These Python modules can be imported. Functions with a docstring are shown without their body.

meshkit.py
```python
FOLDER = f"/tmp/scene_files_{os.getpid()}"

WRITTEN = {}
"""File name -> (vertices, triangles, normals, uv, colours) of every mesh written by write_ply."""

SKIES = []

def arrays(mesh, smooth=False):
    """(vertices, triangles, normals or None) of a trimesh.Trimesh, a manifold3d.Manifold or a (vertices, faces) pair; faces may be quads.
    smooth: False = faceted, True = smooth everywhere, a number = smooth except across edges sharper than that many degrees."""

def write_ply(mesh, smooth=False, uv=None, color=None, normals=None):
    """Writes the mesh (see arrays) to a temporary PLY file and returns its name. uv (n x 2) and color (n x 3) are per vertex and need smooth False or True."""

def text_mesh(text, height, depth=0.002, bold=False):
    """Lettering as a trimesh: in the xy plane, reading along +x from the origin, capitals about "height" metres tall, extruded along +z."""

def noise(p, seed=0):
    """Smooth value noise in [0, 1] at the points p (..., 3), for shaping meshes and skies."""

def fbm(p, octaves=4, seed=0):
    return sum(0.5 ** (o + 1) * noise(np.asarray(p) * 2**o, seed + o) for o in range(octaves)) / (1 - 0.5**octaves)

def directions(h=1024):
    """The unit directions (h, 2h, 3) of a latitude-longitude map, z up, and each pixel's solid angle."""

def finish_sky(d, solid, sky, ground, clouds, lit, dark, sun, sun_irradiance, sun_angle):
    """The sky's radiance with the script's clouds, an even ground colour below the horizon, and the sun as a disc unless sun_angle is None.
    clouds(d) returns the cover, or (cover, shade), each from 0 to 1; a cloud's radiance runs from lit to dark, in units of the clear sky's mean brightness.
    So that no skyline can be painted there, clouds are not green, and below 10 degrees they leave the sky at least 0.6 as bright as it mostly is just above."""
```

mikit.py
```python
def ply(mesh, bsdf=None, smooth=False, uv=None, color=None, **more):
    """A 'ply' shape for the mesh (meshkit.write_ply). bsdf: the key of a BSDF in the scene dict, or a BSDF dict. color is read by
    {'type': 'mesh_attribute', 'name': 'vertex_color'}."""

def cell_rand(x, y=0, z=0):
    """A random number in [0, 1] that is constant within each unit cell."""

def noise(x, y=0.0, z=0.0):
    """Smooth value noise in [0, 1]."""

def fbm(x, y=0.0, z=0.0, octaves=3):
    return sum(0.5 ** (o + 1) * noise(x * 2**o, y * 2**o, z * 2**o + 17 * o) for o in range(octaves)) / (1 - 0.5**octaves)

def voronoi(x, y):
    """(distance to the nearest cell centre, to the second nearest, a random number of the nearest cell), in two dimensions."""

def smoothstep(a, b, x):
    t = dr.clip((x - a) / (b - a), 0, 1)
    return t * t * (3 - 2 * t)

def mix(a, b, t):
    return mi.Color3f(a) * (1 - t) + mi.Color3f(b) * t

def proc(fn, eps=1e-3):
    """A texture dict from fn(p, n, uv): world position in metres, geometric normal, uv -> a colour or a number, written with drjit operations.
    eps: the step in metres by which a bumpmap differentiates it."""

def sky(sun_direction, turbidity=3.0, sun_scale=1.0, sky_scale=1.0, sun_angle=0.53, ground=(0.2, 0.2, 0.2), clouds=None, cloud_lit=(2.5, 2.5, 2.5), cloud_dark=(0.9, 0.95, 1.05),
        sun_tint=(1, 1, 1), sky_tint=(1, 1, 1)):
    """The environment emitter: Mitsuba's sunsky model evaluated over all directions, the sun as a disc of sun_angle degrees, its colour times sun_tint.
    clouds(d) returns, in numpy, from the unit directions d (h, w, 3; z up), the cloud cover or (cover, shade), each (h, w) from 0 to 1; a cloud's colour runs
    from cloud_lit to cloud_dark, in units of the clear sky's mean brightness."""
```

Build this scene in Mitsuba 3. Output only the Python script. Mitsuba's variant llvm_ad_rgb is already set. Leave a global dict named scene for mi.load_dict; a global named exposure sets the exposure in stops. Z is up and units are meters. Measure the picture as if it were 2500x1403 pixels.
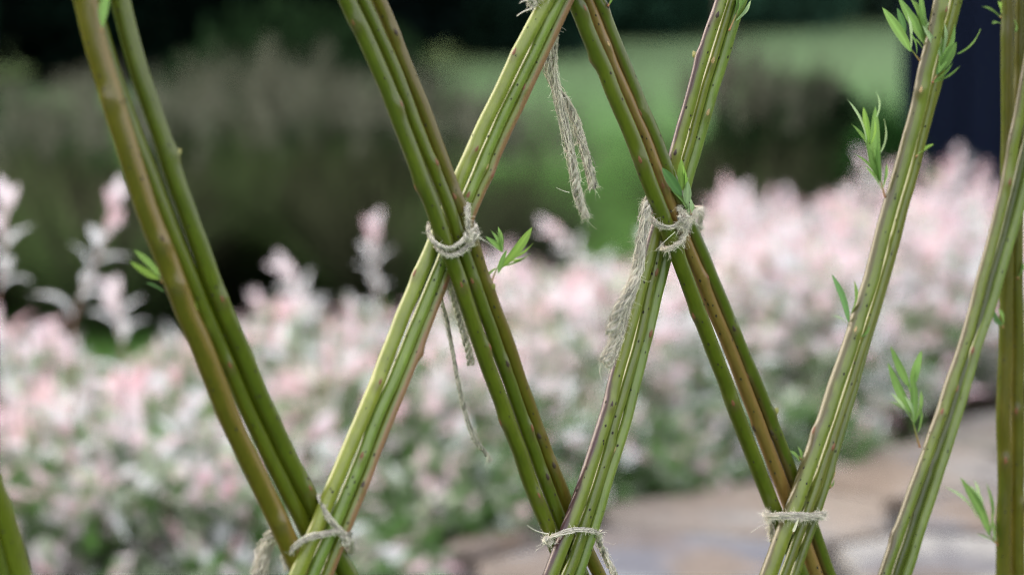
import math
import numpy as np
import drjit as dr
import mitsuba as mi
import trimesh
import shapely
from shapely.geometry import Polygon, MultiPoint
from scipy.interpolate import UnivariateSpline, CubicSpline
import mikit
import meshkit
from mikit import noise, fbm, voronoi, smoothstep, mix, proc

T = mi.ScalarTransform4f
scene, labels = {}, {}

# ------------------------------------------------------------------ camera, sky, exposure
CAM = np.array([0.0, 0.0, 0.90])
PITCH = math.radians(6.3)
HFOV = 24.0
TAN = math.tan(math.radians(HFOV / 2))
FOCUS = 1.29
FWD = np.array([0, math.cos(PITCH), -math.sin(PITCH)])
UP = np.array([0, math.sin(PITCH), math.cos(PITCH)])
RIGHT = np.array([1.0, 0, 0])
scene['camera'] = {
    'type': 'thinlens', 'fov': HFOV, 'fov_axis': 'x', 'aperture_radius': 0.0076, 'focus_distance': FOCUS,
    'near_clip': 0.05, 'far_clip': 2000.0,
    'to_world': T().look_at(origin=CAM.tolist(), target=(CAM + FWD).tolist(), up=[0, 0, 1]),
}
SUN = [-0.78, 0.40, 0.48]
scene['sky_light'] = mikit.sky(SUN, turbidity=4, sun_scale=0.30, sun_angle=40, clouds=lambda d: (1.0, 0.75 * (1 - np.clip(d[..., 2], 0, 1)) ** 1.2),
                               cloud_lit=(2.9, 3.0, 3.2), cloud_dark=(1.53, 1.58, 1.70), ground=(0.10, 0.12, 0.08), sun_tint=(0.92, 0.98, 1.06))
exposure = 3.0

rng = np.random.default_rng(7)


# ------------------------------------------------------------------ bookkeeping
def key_for(name):
    if name not in scene and name not in labels and not any(k.startswith(name + '__') for k in TAKEN):
        TAKEN.add(name)
        return name
    i = 1
    while f'{name}_{i:03d}' in TAKEN:
        i += 1
    k = f'{name}_{i:03d}'
    TAKEN.add(k)
    return k


TAKEN = set()


def key_for(name):
    k, i = name, 0
    while k in TAKEN:
        i += 1
        k = f'{name}_{i:03d}'
    TAKEN.add(k)
    return k


def thing(name, label, cat, group=None):
    k = key_for(name)
    labels[k] = {'label': label, 'category': cat}
    if group:
        labels[k]['group'] = group
    return k


def part(parent, name, shape, label=None, stuff=False):
    k = key_for(parent + '__' + name)
    scene[k] = shape
    if label or stuff:
        labels[k] = {}
        if label:
            labels[k]['label'] = label
        if stuff:
            labels[k]['kind'] = 'stuff'
    return k


def structure(name, shape, label=None):
    k = key_for(name)
    scene[k] = shape
    labels[k] = {'label': label or name, 'category': name.replace('_', ' '), 'kind': 'structure'}
    return k


def ref(b):
    return {'type': 'ref', 'id': b}


VCOL = {'type': 'mesh_attribute', 'name': 'vertex_color'}


def rgb(*c):
    return {'type': 'rgb', 'value': list(c)}


# ------------------------------------------------------------------ photograph <-> space
def ray(px, py):
    return FWD + RIGHT * ((px - 1250) / 1250 * TAN) - UP * ((py - 701.5) / 1250 * TAN)


def at(px, py, d):
    return CAM + ray(px, py) * d


_a, _b = at(1640, 540, FOCUS), at(200, 540, FOCUS / 1.18)
P0 = _a
_h = (_a - _b) * [1, 1, 0]
H = _h / np.linalg.norm(_h)                     # along the fence
NRM = np.array([-H[1], H[0], 0.0])              # away from the camera
if NRM @ FWD < 0:
    NRM = -NRM


def pt(px, py, off=0.0):
    """the point of the fence's plane (moved off metres away from the camera) seen there"""
    r = ray(px, py)
    t = ((P0 - CAM) @ NRM + off) / (r @ NRM)
    return CAM + r * t


def pix(px, py):
    """metres per photograph pixel on the fence there"""
    r = ray(px, py)
    t = ((P0 - CAM) @ NRM) / (r @ NRM)
    return t * TAN / 1250


def unit(v):
    v = np.asarray(v, float)
    return v / (np.linalg.norm(v, axis=-1, keepdims=True) + 1e-12)


# ------------------------------------------------------------------ mesh makers
def frames(p):
    t = unit(np.gradient(p, axis=0))
    n = np.zeros_like(p)
    a = np.cross(t[0], [0.3, 0.9, 0.2])
    n[0] = unit(a)
    for i in range(1, len(p)):
        v = n[i - 1] - t[i] * (n[i - 1] @ t[i])
        n[i] = unit(v)
    return t, n, np.cross(t, n)


def tube(p, r, sides=8, cap=True):
    p = np.asarray(p, float)
    r = np.broadcast_to(np.asarray(r, float), (len(p),))
    t, n, b = frames(p)
    a = np.arange(sides) * 2 * np.pi / sides
    v = p[:, None] + r[:, None, None] * (np.cos(a)[None, :, None] * n[:, None] + np.sin(a)[None, :, None] * b[:, None])
    return grid_faces(v, cap)


def grid_faces(v, cap=True):
    m, s = v.shape[:2]
    i, j = np.meshgrid(np.arange(m - 1), np.arange(s), indexing='ij')
    q = np.stack([i * s + j, i * s + (j + 1) % s, (i + 1) * s + (j + 1) % s, (i + 1) * s + j], -1).reshape(-1, 4)
    f = np.vstack([q[:, [0, 1, 2]], q[:, [0, 2, 3]]])
    vv = v.reshape(-1, 3)
    if cap:
        c0, c1 = len(vv), len(vv) + 1
        k = np.arange(s)
        vv = np.vstack([vv, v[0].mean(0), v[-1].mean(0)])
        f = np.vstack([f, np.stack([k * 0 + c0, (k + 1) % s, k], 1), np.stack([k * 0 + c1, (m - 1) * s + k, (m - 1) * s + (k + 1) % s], 1)])
    return vv, f


def join(parts):
    vs, fs, cs, n = [], [], [], 0
    for v, f, c in parts:
        vs.append(v)
        fs.append(np.asarray(f) + n)
        cs.append(np.broadcast_to(c, v.shape))
        n += len(v)
    return np.vstack(vs), np.vstack(fs), np.vstack(cs)


def shape(v, f, bsdf, col=None, uv=None, smooth=True):
    if bsdf in ('willow_bark', 'willow_bud', 'twine_fibre') or str(bsdf).startswith('stone'):     # closed meshes face outwards
        a, b, c = (np.asarray(v)[np.asarray(f)[:, k]] for k in range(3))
        o = np.asarray(v).mean(0)
        if np.einsum('ij,ij->', a - o, np.cross(b - o, c - o)) < 0:
            f = np.asarray(f)[:, ::-1]
    return mikit.ply((v, f), bsdf, smooth=smooth, color=None if col is None else np.clip(col, 0, 1), uv=uv)


def foliage(v, f, bsdf, col, centre, keep=0.3, lift=0.25):
    """a mass of leaves, with normals that lean towards those of the mass as a whole"""
    v, f = np.asarray(v), np.asarray(f)
    _, _, n = meshkit.arrays((v, f), True)
    out = unit(v - centre)
    n = n * np.where((n * out).sum(1, keepdims=True) < 0, -1, 1)
    n = unit(keep * n + (1 - keep) * out + [0, 0, lift])
    return {'type': 'ply', 'filename': meshkit.write_ply((v, f), False, None, np.clip(col, 0, 1), normals=n), 'face_normals': False, 'bsdf': ref(bsdf)}


def spline(pts, step=0.0006):
    p = np.asarray(pts, float)
    d = np.r_[0, np.cumsum(np.linalg.norm(np.diff(p, axis=0), axis=1))]
    cs = CubicSpline(d, p)
    return cs(np.linspace(0, d[-1], max(8, int(d[-1] / step))))


def box(x0, x1, y0, y1, z0, z1, bevel=0.0):
    b = trimesh.creation.box([x1 - x0, y1 - y0, z1 - z0])
    if bevel:
        import manifold3d
        e = np.array([x1 - x0, y1 - y0, z1 - z0]) / 2 - bevel
        pts = []
        for s in np.array(np.meshgrid([-1, 1], [-1, 1], [-1, 1])).reshape(3, -1).T:
            for k in range(3):
                q = s * e
                q[k] += s[k] * bevel
                pts.append(q)
        b = trimesh.convex.convex_hull(np.array(pts))
    b.apply_translation([(x0 + x1) / 2, (y0 + y1) / 2, (z0 + z1) / 2])
    return b


def leaf_cloud(base, d, nrm, length, width, col, tipcol=None, droop=0.12, fold=0.25):
    """many small folded leaves, 4 triangles each"""
    d, n0 = unit(d), np.asarray(nrm, float)
    n = unit(n0 - d * (n0 * d).sum(1, keepdims=True))
    s = np.cross(d, n)
    L, W = length[:, None], width[:, None]
    b0 = base
    c = base + d * L * 0.5 + n * W * 0.0
    l1 = base + d * L * 0.48 + s * W / 2 + n * W * fold
    r1 = base + d * L * 0.48 - s * W / 2 + n * W * fold
    t = base + d * L - n * L * droop
    v = np.stack([b0, l1, c, r1, t], 1)
    k = np.arange(len(base))[:, None, None] * 5
    f = (np.array([[0, 1, 2], [0, 2, 3], [1, 4, 2], [2, 4, 3]])[None] + k).reshape(-1, 3)
    tc = col if tipcol is None else tipcol
    cc = np.stack([col * 0.95, (col + tc) / 2, (col + tc) / 2 * 0.97, (col + tc) / 2, tc], 1)
    return v.reshape(-1, 3), f, cc.reshape(-1, 3)


def blade_cloud(base, d, bend, length, width, col, segs=4, tipcol=None):
    """many grass blades: strips that bend towards a direction"""
    n = len(base)
    t = np.linspace(0, 1, segs + 1)
    side = unit(np.cross(d, bend + 1e-6))
    c = base[:, None] + d[:, None] * (length[:, None] * t)[..., None] + bend[:, None] * (length[:, None] * t ** 2)[..., None]
    w = (width[:, None] * (1 - t ** 2 * 0.92)) / 2
    l, r = c + side[:, None] * w[..., None], c - side[:, None] * w[..., None]
    v = np.stack([l, r], 2).reshape(n, -1, 3)
    q = []
    for i in range(segs):
        a = 2 * i
        q += [[a, a + 1, a + 3], [a, a + 3, a + 2]]
    f = (np.array(q)[None] + (np.arange(n) * 2 * (segs + 1))[:, None, None]).reshape(-1, 3)
    tc = col if tipcol is None else tipcol
    cc = col[:, None] * (1 - t)[None, :, None] + tc[:, None] * t[None, :, None]
    cc = np.repeat(cc, 2, axis=1)
    return v.reshape(-1, 3), f, cc.reshape(-1, 3)


def leaf_mesh(base, tip, width, facing, curve=0.08, fold=0.35, twist=0.0, col=(0.15, 0.28, 0.07), rib=1.35, n=12, tipcol=None, blunt=0.8):
    """one lanceolate leaf with a crease along its midrib"""
    base, tip = np.asarray(base, float), np.asarray(tip, float)
    a = tip - base
    L = np.linalg.norm(a)
    a = a / L
    nn = unit(facing - a * (facing @ a))
    t = np.linspace(0, 1, n)
    prof = t ** 0.75 * (1 - t) ** blunt
    prof = prof / prof.max()
    prof[0] = 0.10
    prof[-1] = 0.015
    js = np.array([-1, -0.55, 0, 0.55, 1])
    vs, cs = [], []
    col = np.asarray(col, float)
    tc = col if tipcol is None else np.asarray(tipcol, float)
    for k, tt in enumerate(t):
        ang = twist * (tt - 0.3)
        s0 = np.cross(a, nn)
        s = s0 * math.cos(ang) + nn * math.sin(ang)
        m = np.cross(s, a)
        c = base + a * L * tt + nn * curve * L * (4 * tt * (1 - tt)) * 0.6 - nn * curve * L * tt * tt
        for j in js:
            w = prof[k] * width / 2
            rip = 0.05 * width * math.sin(9 * tt + 2.0 * j)
            vs.append(c + s * j * w + m * (fold * w * (abs(j) - 0.25) + rip * abs(j)))
            cc = col * (1 - tt) + tc * tt
            cs.append(cc * (rib if j == 0 else (1.0 if abs(j) < 0.9 else 1.1)))
    v, c = np.array(vs), np.array(cs)
    i, j = np.meshgrid(np.arange(n - 1), np.arange(4), indexing='ij')
    q = np.stack([i * 5 + j, i * 5 + j + 1, (i + 1) * 5 + j + 1, (i + 1) * 5 + j], -1).reshape(-1, 4)
    return v, np.vstack([q[:, [0, 1, 2]], q[:, [0, 2, 3]]]), c


# ------------------------------------------------------------------ materials
def lenticels(p, n, uv):
    d, _, w = voronoi(uv.x / 0.0052, uv.y / 0.0072)
    size = 0.065 + 0.075 * mikit.cell_rand(w * 977.0, 3)
    spot = 1 - smoothstep(size * 0.75, size, d)
    return dr.select(w > 0.68, spot, 0.0)


def bark_relief(p, n, uv):
    d, _, w = voronoi(uv.x / 0.0052, uv.y / 0.0072)
    bump = dr.select(w > 0.70, 1 - smoothstep(0.04, 0.22, d), 0.0)
    return bump * 0.35 + 0.35 * fbm(uv.x / 0.0009, uv.y / 0.009) + 0.25 * fbm(uv.x / 0.003, uv.y / 0.012)


scene['willow_bark'] = {
    'type': 'blendbsdf', 'weight': proc(lenticels),
    'skin': {'type': 'bumpmap', 'scale': 0.00006, 'relief': proc(bark_relief, eps=1e-4),
             'inner': {'type': 'principled', 'base_color': VCOL, 'roughness': 0.27, 'specular': 0.52, 'clearcoat': 0.5, 'clearcoat_gloss': 0.8}},
    'pore': {'type': 'principled', 'base_color': rgb(0.035, 0.03, 0.02), 'roughness': 0.8, 'specular': 0.2}}
scene['willow_bud'] = {'type': 'principled', 'base_color': VCOL, 'roughness': 0.45, 'specular': 0.4}
scene['willow_leaf'] = {'type': 'principledthin', 'base_color': VCOL, 'roughness': 0.45, 'diff_trans': 0.7, 'eta': 1.4}
scene['shrub_leaf'] = {'type': 'principledthin', 'base_color': VCOL, 'roughness': 0.6, 'diff_trans': 0.75, 'eta': 1.3}
scene['dark_leaf'] = {'type': 'principledthin', 'base_color': VCOL, 'roughness': 0.6, 'diff_trans': 0.4, 'eta': 1.3}
scene['twine_fibre'] = {'type': 'twosided', 'b': {'type': 'principled', 'base_color': VCOL, 'roughness': 0.9, 'specular': 0.15, 'sheen': 0.3}}
scene['woody_bark'] = {'type': 'twosided', 'b': {'type': 'diffuse', 'reflectance': proc(lambda p, n, uv: mix((0.05, 0.042, 0.035), (0.16, 0.14, 0.12), fbm(p.x * 30, p.y * 30, p.z * 6)))}}


def lawn_colour(p, n, uv):
    a = fbm(p.x * 0.35, p.y * 0.22)
    b = fbm(p.x * 9, p.y * 9)
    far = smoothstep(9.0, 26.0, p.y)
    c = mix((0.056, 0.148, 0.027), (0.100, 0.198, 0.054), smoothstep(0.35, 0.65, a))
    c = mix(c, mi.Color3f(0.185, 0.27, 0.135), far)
    return c * (0.7 + 0.6 * b)


scene['lawn_turf'] = {'type': 'twosided', 'b': {'type': 'diffuse', 'reflectance': proc(lawn_colour)}}
scene['soil_mulch'] = {'type': 'twosided', 'b': {'type': 'diffuse', 'reflectance': proc(lambda p, n, uv: mix((0.018, 0.014, 0.011), (0.065, 0.05, 0.04), fbm(p.x * 22, p.y * 22, p.z * 22)))}}
scene['path_gravel'] = {'type': 'twosided', 'b': {'type': 'diffuse', 'reflectance': proc(lambda p, n, uv: mix((0.05, 0.048, 0.05), (0.16, 0.15, 0.14), fbm(p.x * 60, p.y * 60)))}}


def stone(c0, c1, c2):
    def fn(p, n, uv):
        a = smoothstep(0.35, 0.65, fbm(p.x * 3.1, p.y * 3.7, p.z * 4))
        b = smoothstep(0.45, 0.7, fbm(p.x * 6.3 + 7, p.y * 5.1, 3.0))
        rust = smoothstep(0.52, 0.72, fbm(p.x * 4.7 + 31, p.y * 8.0 + 5, 1.0))
        return mix(mix(mix(c0, c1, a), c2, b), (0.15, 0.095, 0.06), rust * 0.45) * mi.Color3f(0.95, 0.94, 0.93) * (0.68 + 0.64 * fbm(p.x * 40, p.y * 40))
    return fn


STONES = []
for i, cs in enumerate([((0.20, 0.18, 0.155), (0.21, 0.21, 0.22), (0.24, 0.185, 0.14)), ((0.24, 0.195, 0.16), (0.23, 0.215, 0.205), (0.13, 0.125, 0.13)),
                        ((0.14, 0.14, 0.165), (0.22, 0.22, 0.23), (0.20, 0.16, 0.135)), ((0.27, 0.26, 0.25), (0.23, 0.20, 0.18), (0.15, 0.145, 0.155))]):
    scene[f'stone_{i}'] = {'type': 'principled', 'base_color': proc(stone(*cs)), 'roughness': 0.75, 'specular': 0.3}
    STONES.append(f'stone_{i}')
scene['navy_paint'] = {'type': 'twosided', 'b': {'type': 'principled', 'base_color': proc(lambda p, n, uv: mix((0.0055, 0.0085, 0.020), (0.0075, 0.0115, 0.026), fbm(p.x * 25, p.y * 25, p.z * 2))), 'roughness': 0.85, 'specular': 0.06}}
scene['roof_felt'] = {'type': 'twosided', 'b': {'type': 'diffuse', 'reflectance': proc(lambda p, n, uv: mix((0.03, 0.03, 0.033), (0.06, 0.06, 0.062), fbm(p.x * 40, p.y * 40)))}}


# ------------------------------------------------------------------ ground
def ground_z(x, y):
    s = np.clip((y - 7.0) / 10.0, 0, None)
    return 0.30 * s * s / (1 + 0.42 * s) + 0.05 * np.sin(x * 0.23 + 1.0) * np.clip((y - 8) / 10, 0, 1)


ys = np.r_[np.linspace(-40, 0, 9), np.linspace(1, 40, 90), np.geomspace(42, 600, 26)]
xs = np.r_[-np.geomspace(12, 500, 18)[::-1], np.linspace(-11, 11, 60), np.geomspace(12, 500, 18)]
X, Y = np.meshgrid(xs, ys, indexing='ij')
Z = np.minimum(ground_z(X, Y), 6.0 + 0 * Y)
v = np.stack([X, Y, Z], -1).reshape(-1, 3)
i, j = np.meshgrid(np.arange(len(xs) - 1), np.arange(len(ys) - 1), indexing='ij')
m = len(ys)
q = np.stack([i * m + j, (i + 1) * m + j, (i + 1) * m + j + 1, i * m + j + 1], -1).reshape(-1, 4)
structure('lawn', shape(v, np.vstack([q[:, [0, 1, 2]], q[:, [0, 2, 3]]]), 'lawn_turf'), 'green lawn rising gently towards dark trees')

# edge of the planting bed, running from near left to far right
EDGE = np.array([(-4.5, 1.9), (-2.2, 2.2), (-1.0, 2.95), (-0.34, 3.47), (-0.11, 3.97), (0.12, 4.33), (0.36, 4.57), (0.64, 4.80), (0.99, 5.26), (1.8, 5.95), (3.6, 7.6)])
BACK = EDGE + np.array([-0.55, 1.55])
bed_poly = Polygon(np.vstack([EDGE, BACK[::-1]]))
path_poly = Polygon(np.vstack([[(-4.5, 1.55), (6.0, 1.75), (6.0, 9.2)], EDGE[::-1]]))
strip_poly = Polygon([(-4.5, 0.75), (6.0, 1.25), (6.0, 1.749), (-4.5, 1.549)])


def sheet(poly, z, dens=0.12, amp=0.0):
    poly = poly.segmentize(dens)
    minx, miny, maxx, maxy = poly.bounds
    r = np.random.default_rng(3)
    gx, gy = np.meshgrid(np.arange(minx, maxx, dens), np.arange(miny, maxy, dens))
    pts = np.stack([gx, gy], -1).reshape(-1, 2) + r.normal(0, dens * 0.15, (gx.size, 2))
    pts = pts[shapely.contains_xy(poly.buffer(-dens * 0.4), pts[:, 0], pts[:, 1])]
    pts = np.vstack([np.array(poly.exterior.coords)[:-1], pts])
    from scipy.spatial import Delaunay
    tri = Delaunay(pts).simplices
    c = pts[tri].mean(1)
    tri = tri[shapely.contains_xy(poly, c[:, 0], c[:, 1])]
    a = pts[tri]
    flip = np.cross(np.c_[a[:, 1] - a[:, 0], np.zeros(len(a))], np.c_[a[:, 2] - a[:, 0], np.zeros(len(a))])[:, 2] < 0
    tri[flip] = tri[flip][:, ::-1]
    zz = z + amp * meshkit.fbm(np.c_[pts * 6, np.zeros(len(pts))], 3) + ground_z(pts[:, 0], pts[:, 1])
    return np.c_[pts, zz], tri


structure('planting_bed', shape(*sheet(bed_poly, 0.012, 0.1, 0.05), 'soil_mulch'), 'dark mulched planting bed under the pink shrubs')
structure('soil_strip', shape(*sheet(strip_poly, 0.012, 0.1, 0.03), 'soil_mulch'), 'strip of bare soil the willow rods are planted in')
k_path = structure('path', shape(*sheet(path_poly, 0.008, 0.25, 0.0), 'path_gravel'), 'natural stone paved path beside the bed')

# paving slabs
r = np.random.default_rng(21)
gx, gy = np.meshgrid(np.arange(-4.6, 4.2, 0.56), np.arange(1.6, 7.8, 0.43))
gx = gx + (np.arange(gx.shape[0])[:, None] % 2) * 0.28
pts = np.stack([gx, gy], -1).reshape(-1, 2) + r.uniform(-0.13, 0.13, (gx.size, 2))
cells = shapely.voronoi_polygons(MultiPoint(pts)).geoms
for c in cells:
    c = c.intersection(path_poly.buffer(-0.02))
    if c.is_empty or c.geom_type != 'Polygon' or c.area < 0.03:
        continue
    c = c.buffer(-0.042).buffer(0.020, quad_segs=2).simplify(0.008)
    if c.is_empty or c.geom_type != 'Polygon' or c.area < 0.02:
        continue
    cx, cy = c.centroid.coords[0]
    if cy < 3.0 or abs(cx) > 0.30 * cy + 0.4:
        continue
    top = 0.045 + r.uniform(-0.006, 0.008)
    outer = np.array(c.exterior.coords)[:-1]
    if not c.exterior.is_ccw:
        outer = outer[::-1]
    inner = outer + (np.array([cx, cy]) - outer) * (0.008 / np.linalg.norm(np.array([cx, cy]) - outer, axis=1))[:, None]
    gz = ground_z(cx, cy)
    n = len(outer)
    tilt = r.normal(0, 0.012, 2)
    zt = top + gz + (inner - [cx, cy]) @ tilt
    vv = np.vstack([np.c_[outer, np.full(n, gz + 0.002)], np.c_[outer, zt - 0.007], np.c_[inner, zt], [[cx, cy, top + gz + 0.001]]])
    k = np.arange(n)
    k2 = (k + 1) % n
    ff = np.vstack([np.stack([k, k2, k2 + n], 1), np.stack([k, k2 + n, k + n], 1), np.stack([k + n, k2 + n, k2 + 2 * n], 1),
                    np.stack([k + n, k2 + 2 * n, k + 2 * n], 1), np.stack([k + 2 * n, k2 + 2 * n, k * 0 + 3 * n], 1)])
    part(k_path, 'slab', shape(vv, ff, STONES[r.integers(4)], smooth=False))

# short grass of the lawn, as far as blades could be told
r = np.random.default_rng(5)
n = 60000
gy = 6.0 + 9.0 * r.random(n) ** 1.3
gx = (r.random(n) * 2 - 1) * (0.26 * gy + 0.6)
keep = ~shapely.contains_xy(shapely.union_all([bed_poly, path_poly]), gx, gy)
gx, gy = gx[keep], gy[keep]
n = len(gx)
base = np.c_[gx, gy, ground_z(gx, gy) - 0.005]
ang = r.random(n) * 2 * np.pi
d = unit(np.c_[np.cos(ang) * 0.35, np.sin(ang) * 0.35, np.ones(n)])
col = np.array([0.042, 0.112, 0.022]) * r.uniform(0.6, 1.4, (n, 1)) + np.array([0.03, 0.02, 0.01]) * r.random((n, 1))
v, f, c = blade_cloud(base, d, np.c_[np.cos(ang), np.sin(ang), 0 * ang] * 0.4, r.uniform(0.03, 0.06, n), r.uniform(0.003, 0.006, n), col, 2)
k = key_for('grass')
scene[k] = foliage(v, f, 'dark_leaf', c, [0.0, 10.0, -60.0])
labels[k] = {'label': 'short mown grass blades of the lawn behind the shrubs', 'category': 'grass', 'kind': 'stuff'}


# ------------------------------------------------------------------ shed
sx0, sx1, sy0, sy1 = 1.30, 4.1, 8.0, 10.4
gz0 = float(ground_z(np.array(1.8), np.array(8.0))) - 0.02
def shed(b):
    b = b.copy()
    b.apply_translation([-sx0, -sy0, 0])
    b.apply_transform(trimesh.transformations.rotation_matrix(-math.radians(10.5), [0, 0, 1]))
    b.apply_translation([sx0, sy0, 0])
    return b.vertices, b.faces


t = thing('garden_shed', 'dark navy blue timber shed at the right behind the pink shrubs', 'shed')
part(t, 'wall', shape(*shed(box(sx0 + 0.02, sx1 - 0.02, sy0 + 0.02, sy1 - 0.02, gz0, 2.45)), 'navy_paint', smooth=False))
x = sx0 + 0.05
while x < sx1 - 0.1:
    b = box(x, x + 0.138, sy0 - 0.004, sy0 + 0.019, gz0 + 0.04, 2.38, 0.004)
    part(t, 'board', shape(*shed(b), 'navy_paint', smooth=False))
    x += 0.146
y = sy0 + 0.05
while y < sy1 - 0.1:
    b = box(sx0 - 0.004, sx0 + 0.019, y, y + 0.138, gz0 + 0.04, 2.38, 0.004)
    part(t, 'board', shape(*shed(b), 'navy_paint', smooth=False))
    y += 0.146
b = box(sx0 - 0.012, sx0 + 0.048, sy0 - 0.012, sy0 + 0.046, gz0, 2.42, 0.004)
part(t, 'corner_trim', shape(*shed(b), 'navy_paint', smooth=False))
b = box(sx0 - 0.2, sx1 + 0.2, sy0 - 0.25, sy1 + 0.2, 2.452, 2.53, 0.01)
part(t, 'roof', shape(*shed(b), 'roof_felt', smooth=False))


# ------------------------------------------------------------------ trees and dark shrubs
def tree(name, label, x, y, h, rad, crown0, n, leaf, dark, seed, trunk=0.16, group='trees behind the lawn', lean=0.0, cat='tree'):
    r = np.random.default_rng(seed)
    z0 = float(ground_z(np.array(x), np.array(y)))
    t = thing(name, label, cat, group)
    tp = np.array([[x, y, z0 - 0.1], [x + 0.02 * h, y, z0 + h * 0.25], [x + lean, y + 0.1, z0 + h * 0.55], [x + lean * 1.4, y, z0 + h * 0.9]])
    tp = spline(tp, h / 26)
    v, f = tube(tp, np.linspace(trunk, trunk * 0.2, len(tp)), 9)
    parts = [(v, f, np.ones(3))]
    clumps = []
    for q in range(16):
        a, u = q * 2.4 + r.uniform(-0.4, 0.4), r.uniform(0.12, 0.97)
        zc = z0 + crown0 + (h - crown0) * u
        prof = rad * (math.sin(math.pi * min(1, 0.22 + 0.75 * u)) ** 0.7)
        rr = prof * r.uniform(0.45, 1.0)
        c = np.array([x + lean * u + rr * math.cos(a), y + rr * math.sin(a), zc])
        clumps.append((c, rad * r.uniform(0.32, 0.55)))
        i0 = min(len(tp) - 2, max(1, int(len(tp) * (crown0 + (h - crown0) * u * 0.7) / (h * 1.05))))
        lp = spline([tp[i0], (tp[i0] + c) / 2 + [0, 0, 0.04 * h], c], h / 18)
        v, f = tube(lp, np.linspace(trunk * 0.35, trunk * 0.06, len(lp)), 5)
        parts.append((v, f, np.ones(3)))
    v, f, _ = join(parts)
    part(t, 'trunk', shape(v, f, 'woody_bark'))
    per = n // len(clumps)
    bs, cl = [], []
    for c, s in clumps:
        g = r.normal(0, 1, (per, 3))
        g = g / np.linalg.norm(g, axis=1, keepdims=True) * (r.random((per, 1)) ** 0.45) * s
        bs.append(c + g * [1, 1, 0.75])
        cl.append(np.tile(np.asarray(dark) * r.uniform(0.65, 1.35), (per, 1)))
    base, col = np.vstack(bs), np.vstack(cl) * r.uniform(0.7, 1.3, (per * len(clumps), 1))
    n = len(base)
    d = r.normal(0, 1, (n, 3)) - [0, 0, 0.3]
    base[:, 2] = np.maximum(base[:, 2], z0 + 0.05)
    v, f, c = leaf_cloud(base, d, r.normal(0, 1, (n, 3)) + [0, 0, 1], leaf * r.uniform(0.6, 1.3, n), leaf * 0.5 * r.uniform(0.7, 1.2, n), col)
    part(t, 'crown', foliage(v, f, 'dark_leaf', c, [x, y + 0.5, z0 - 6.0]), stuff=True)
    return t


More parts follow.
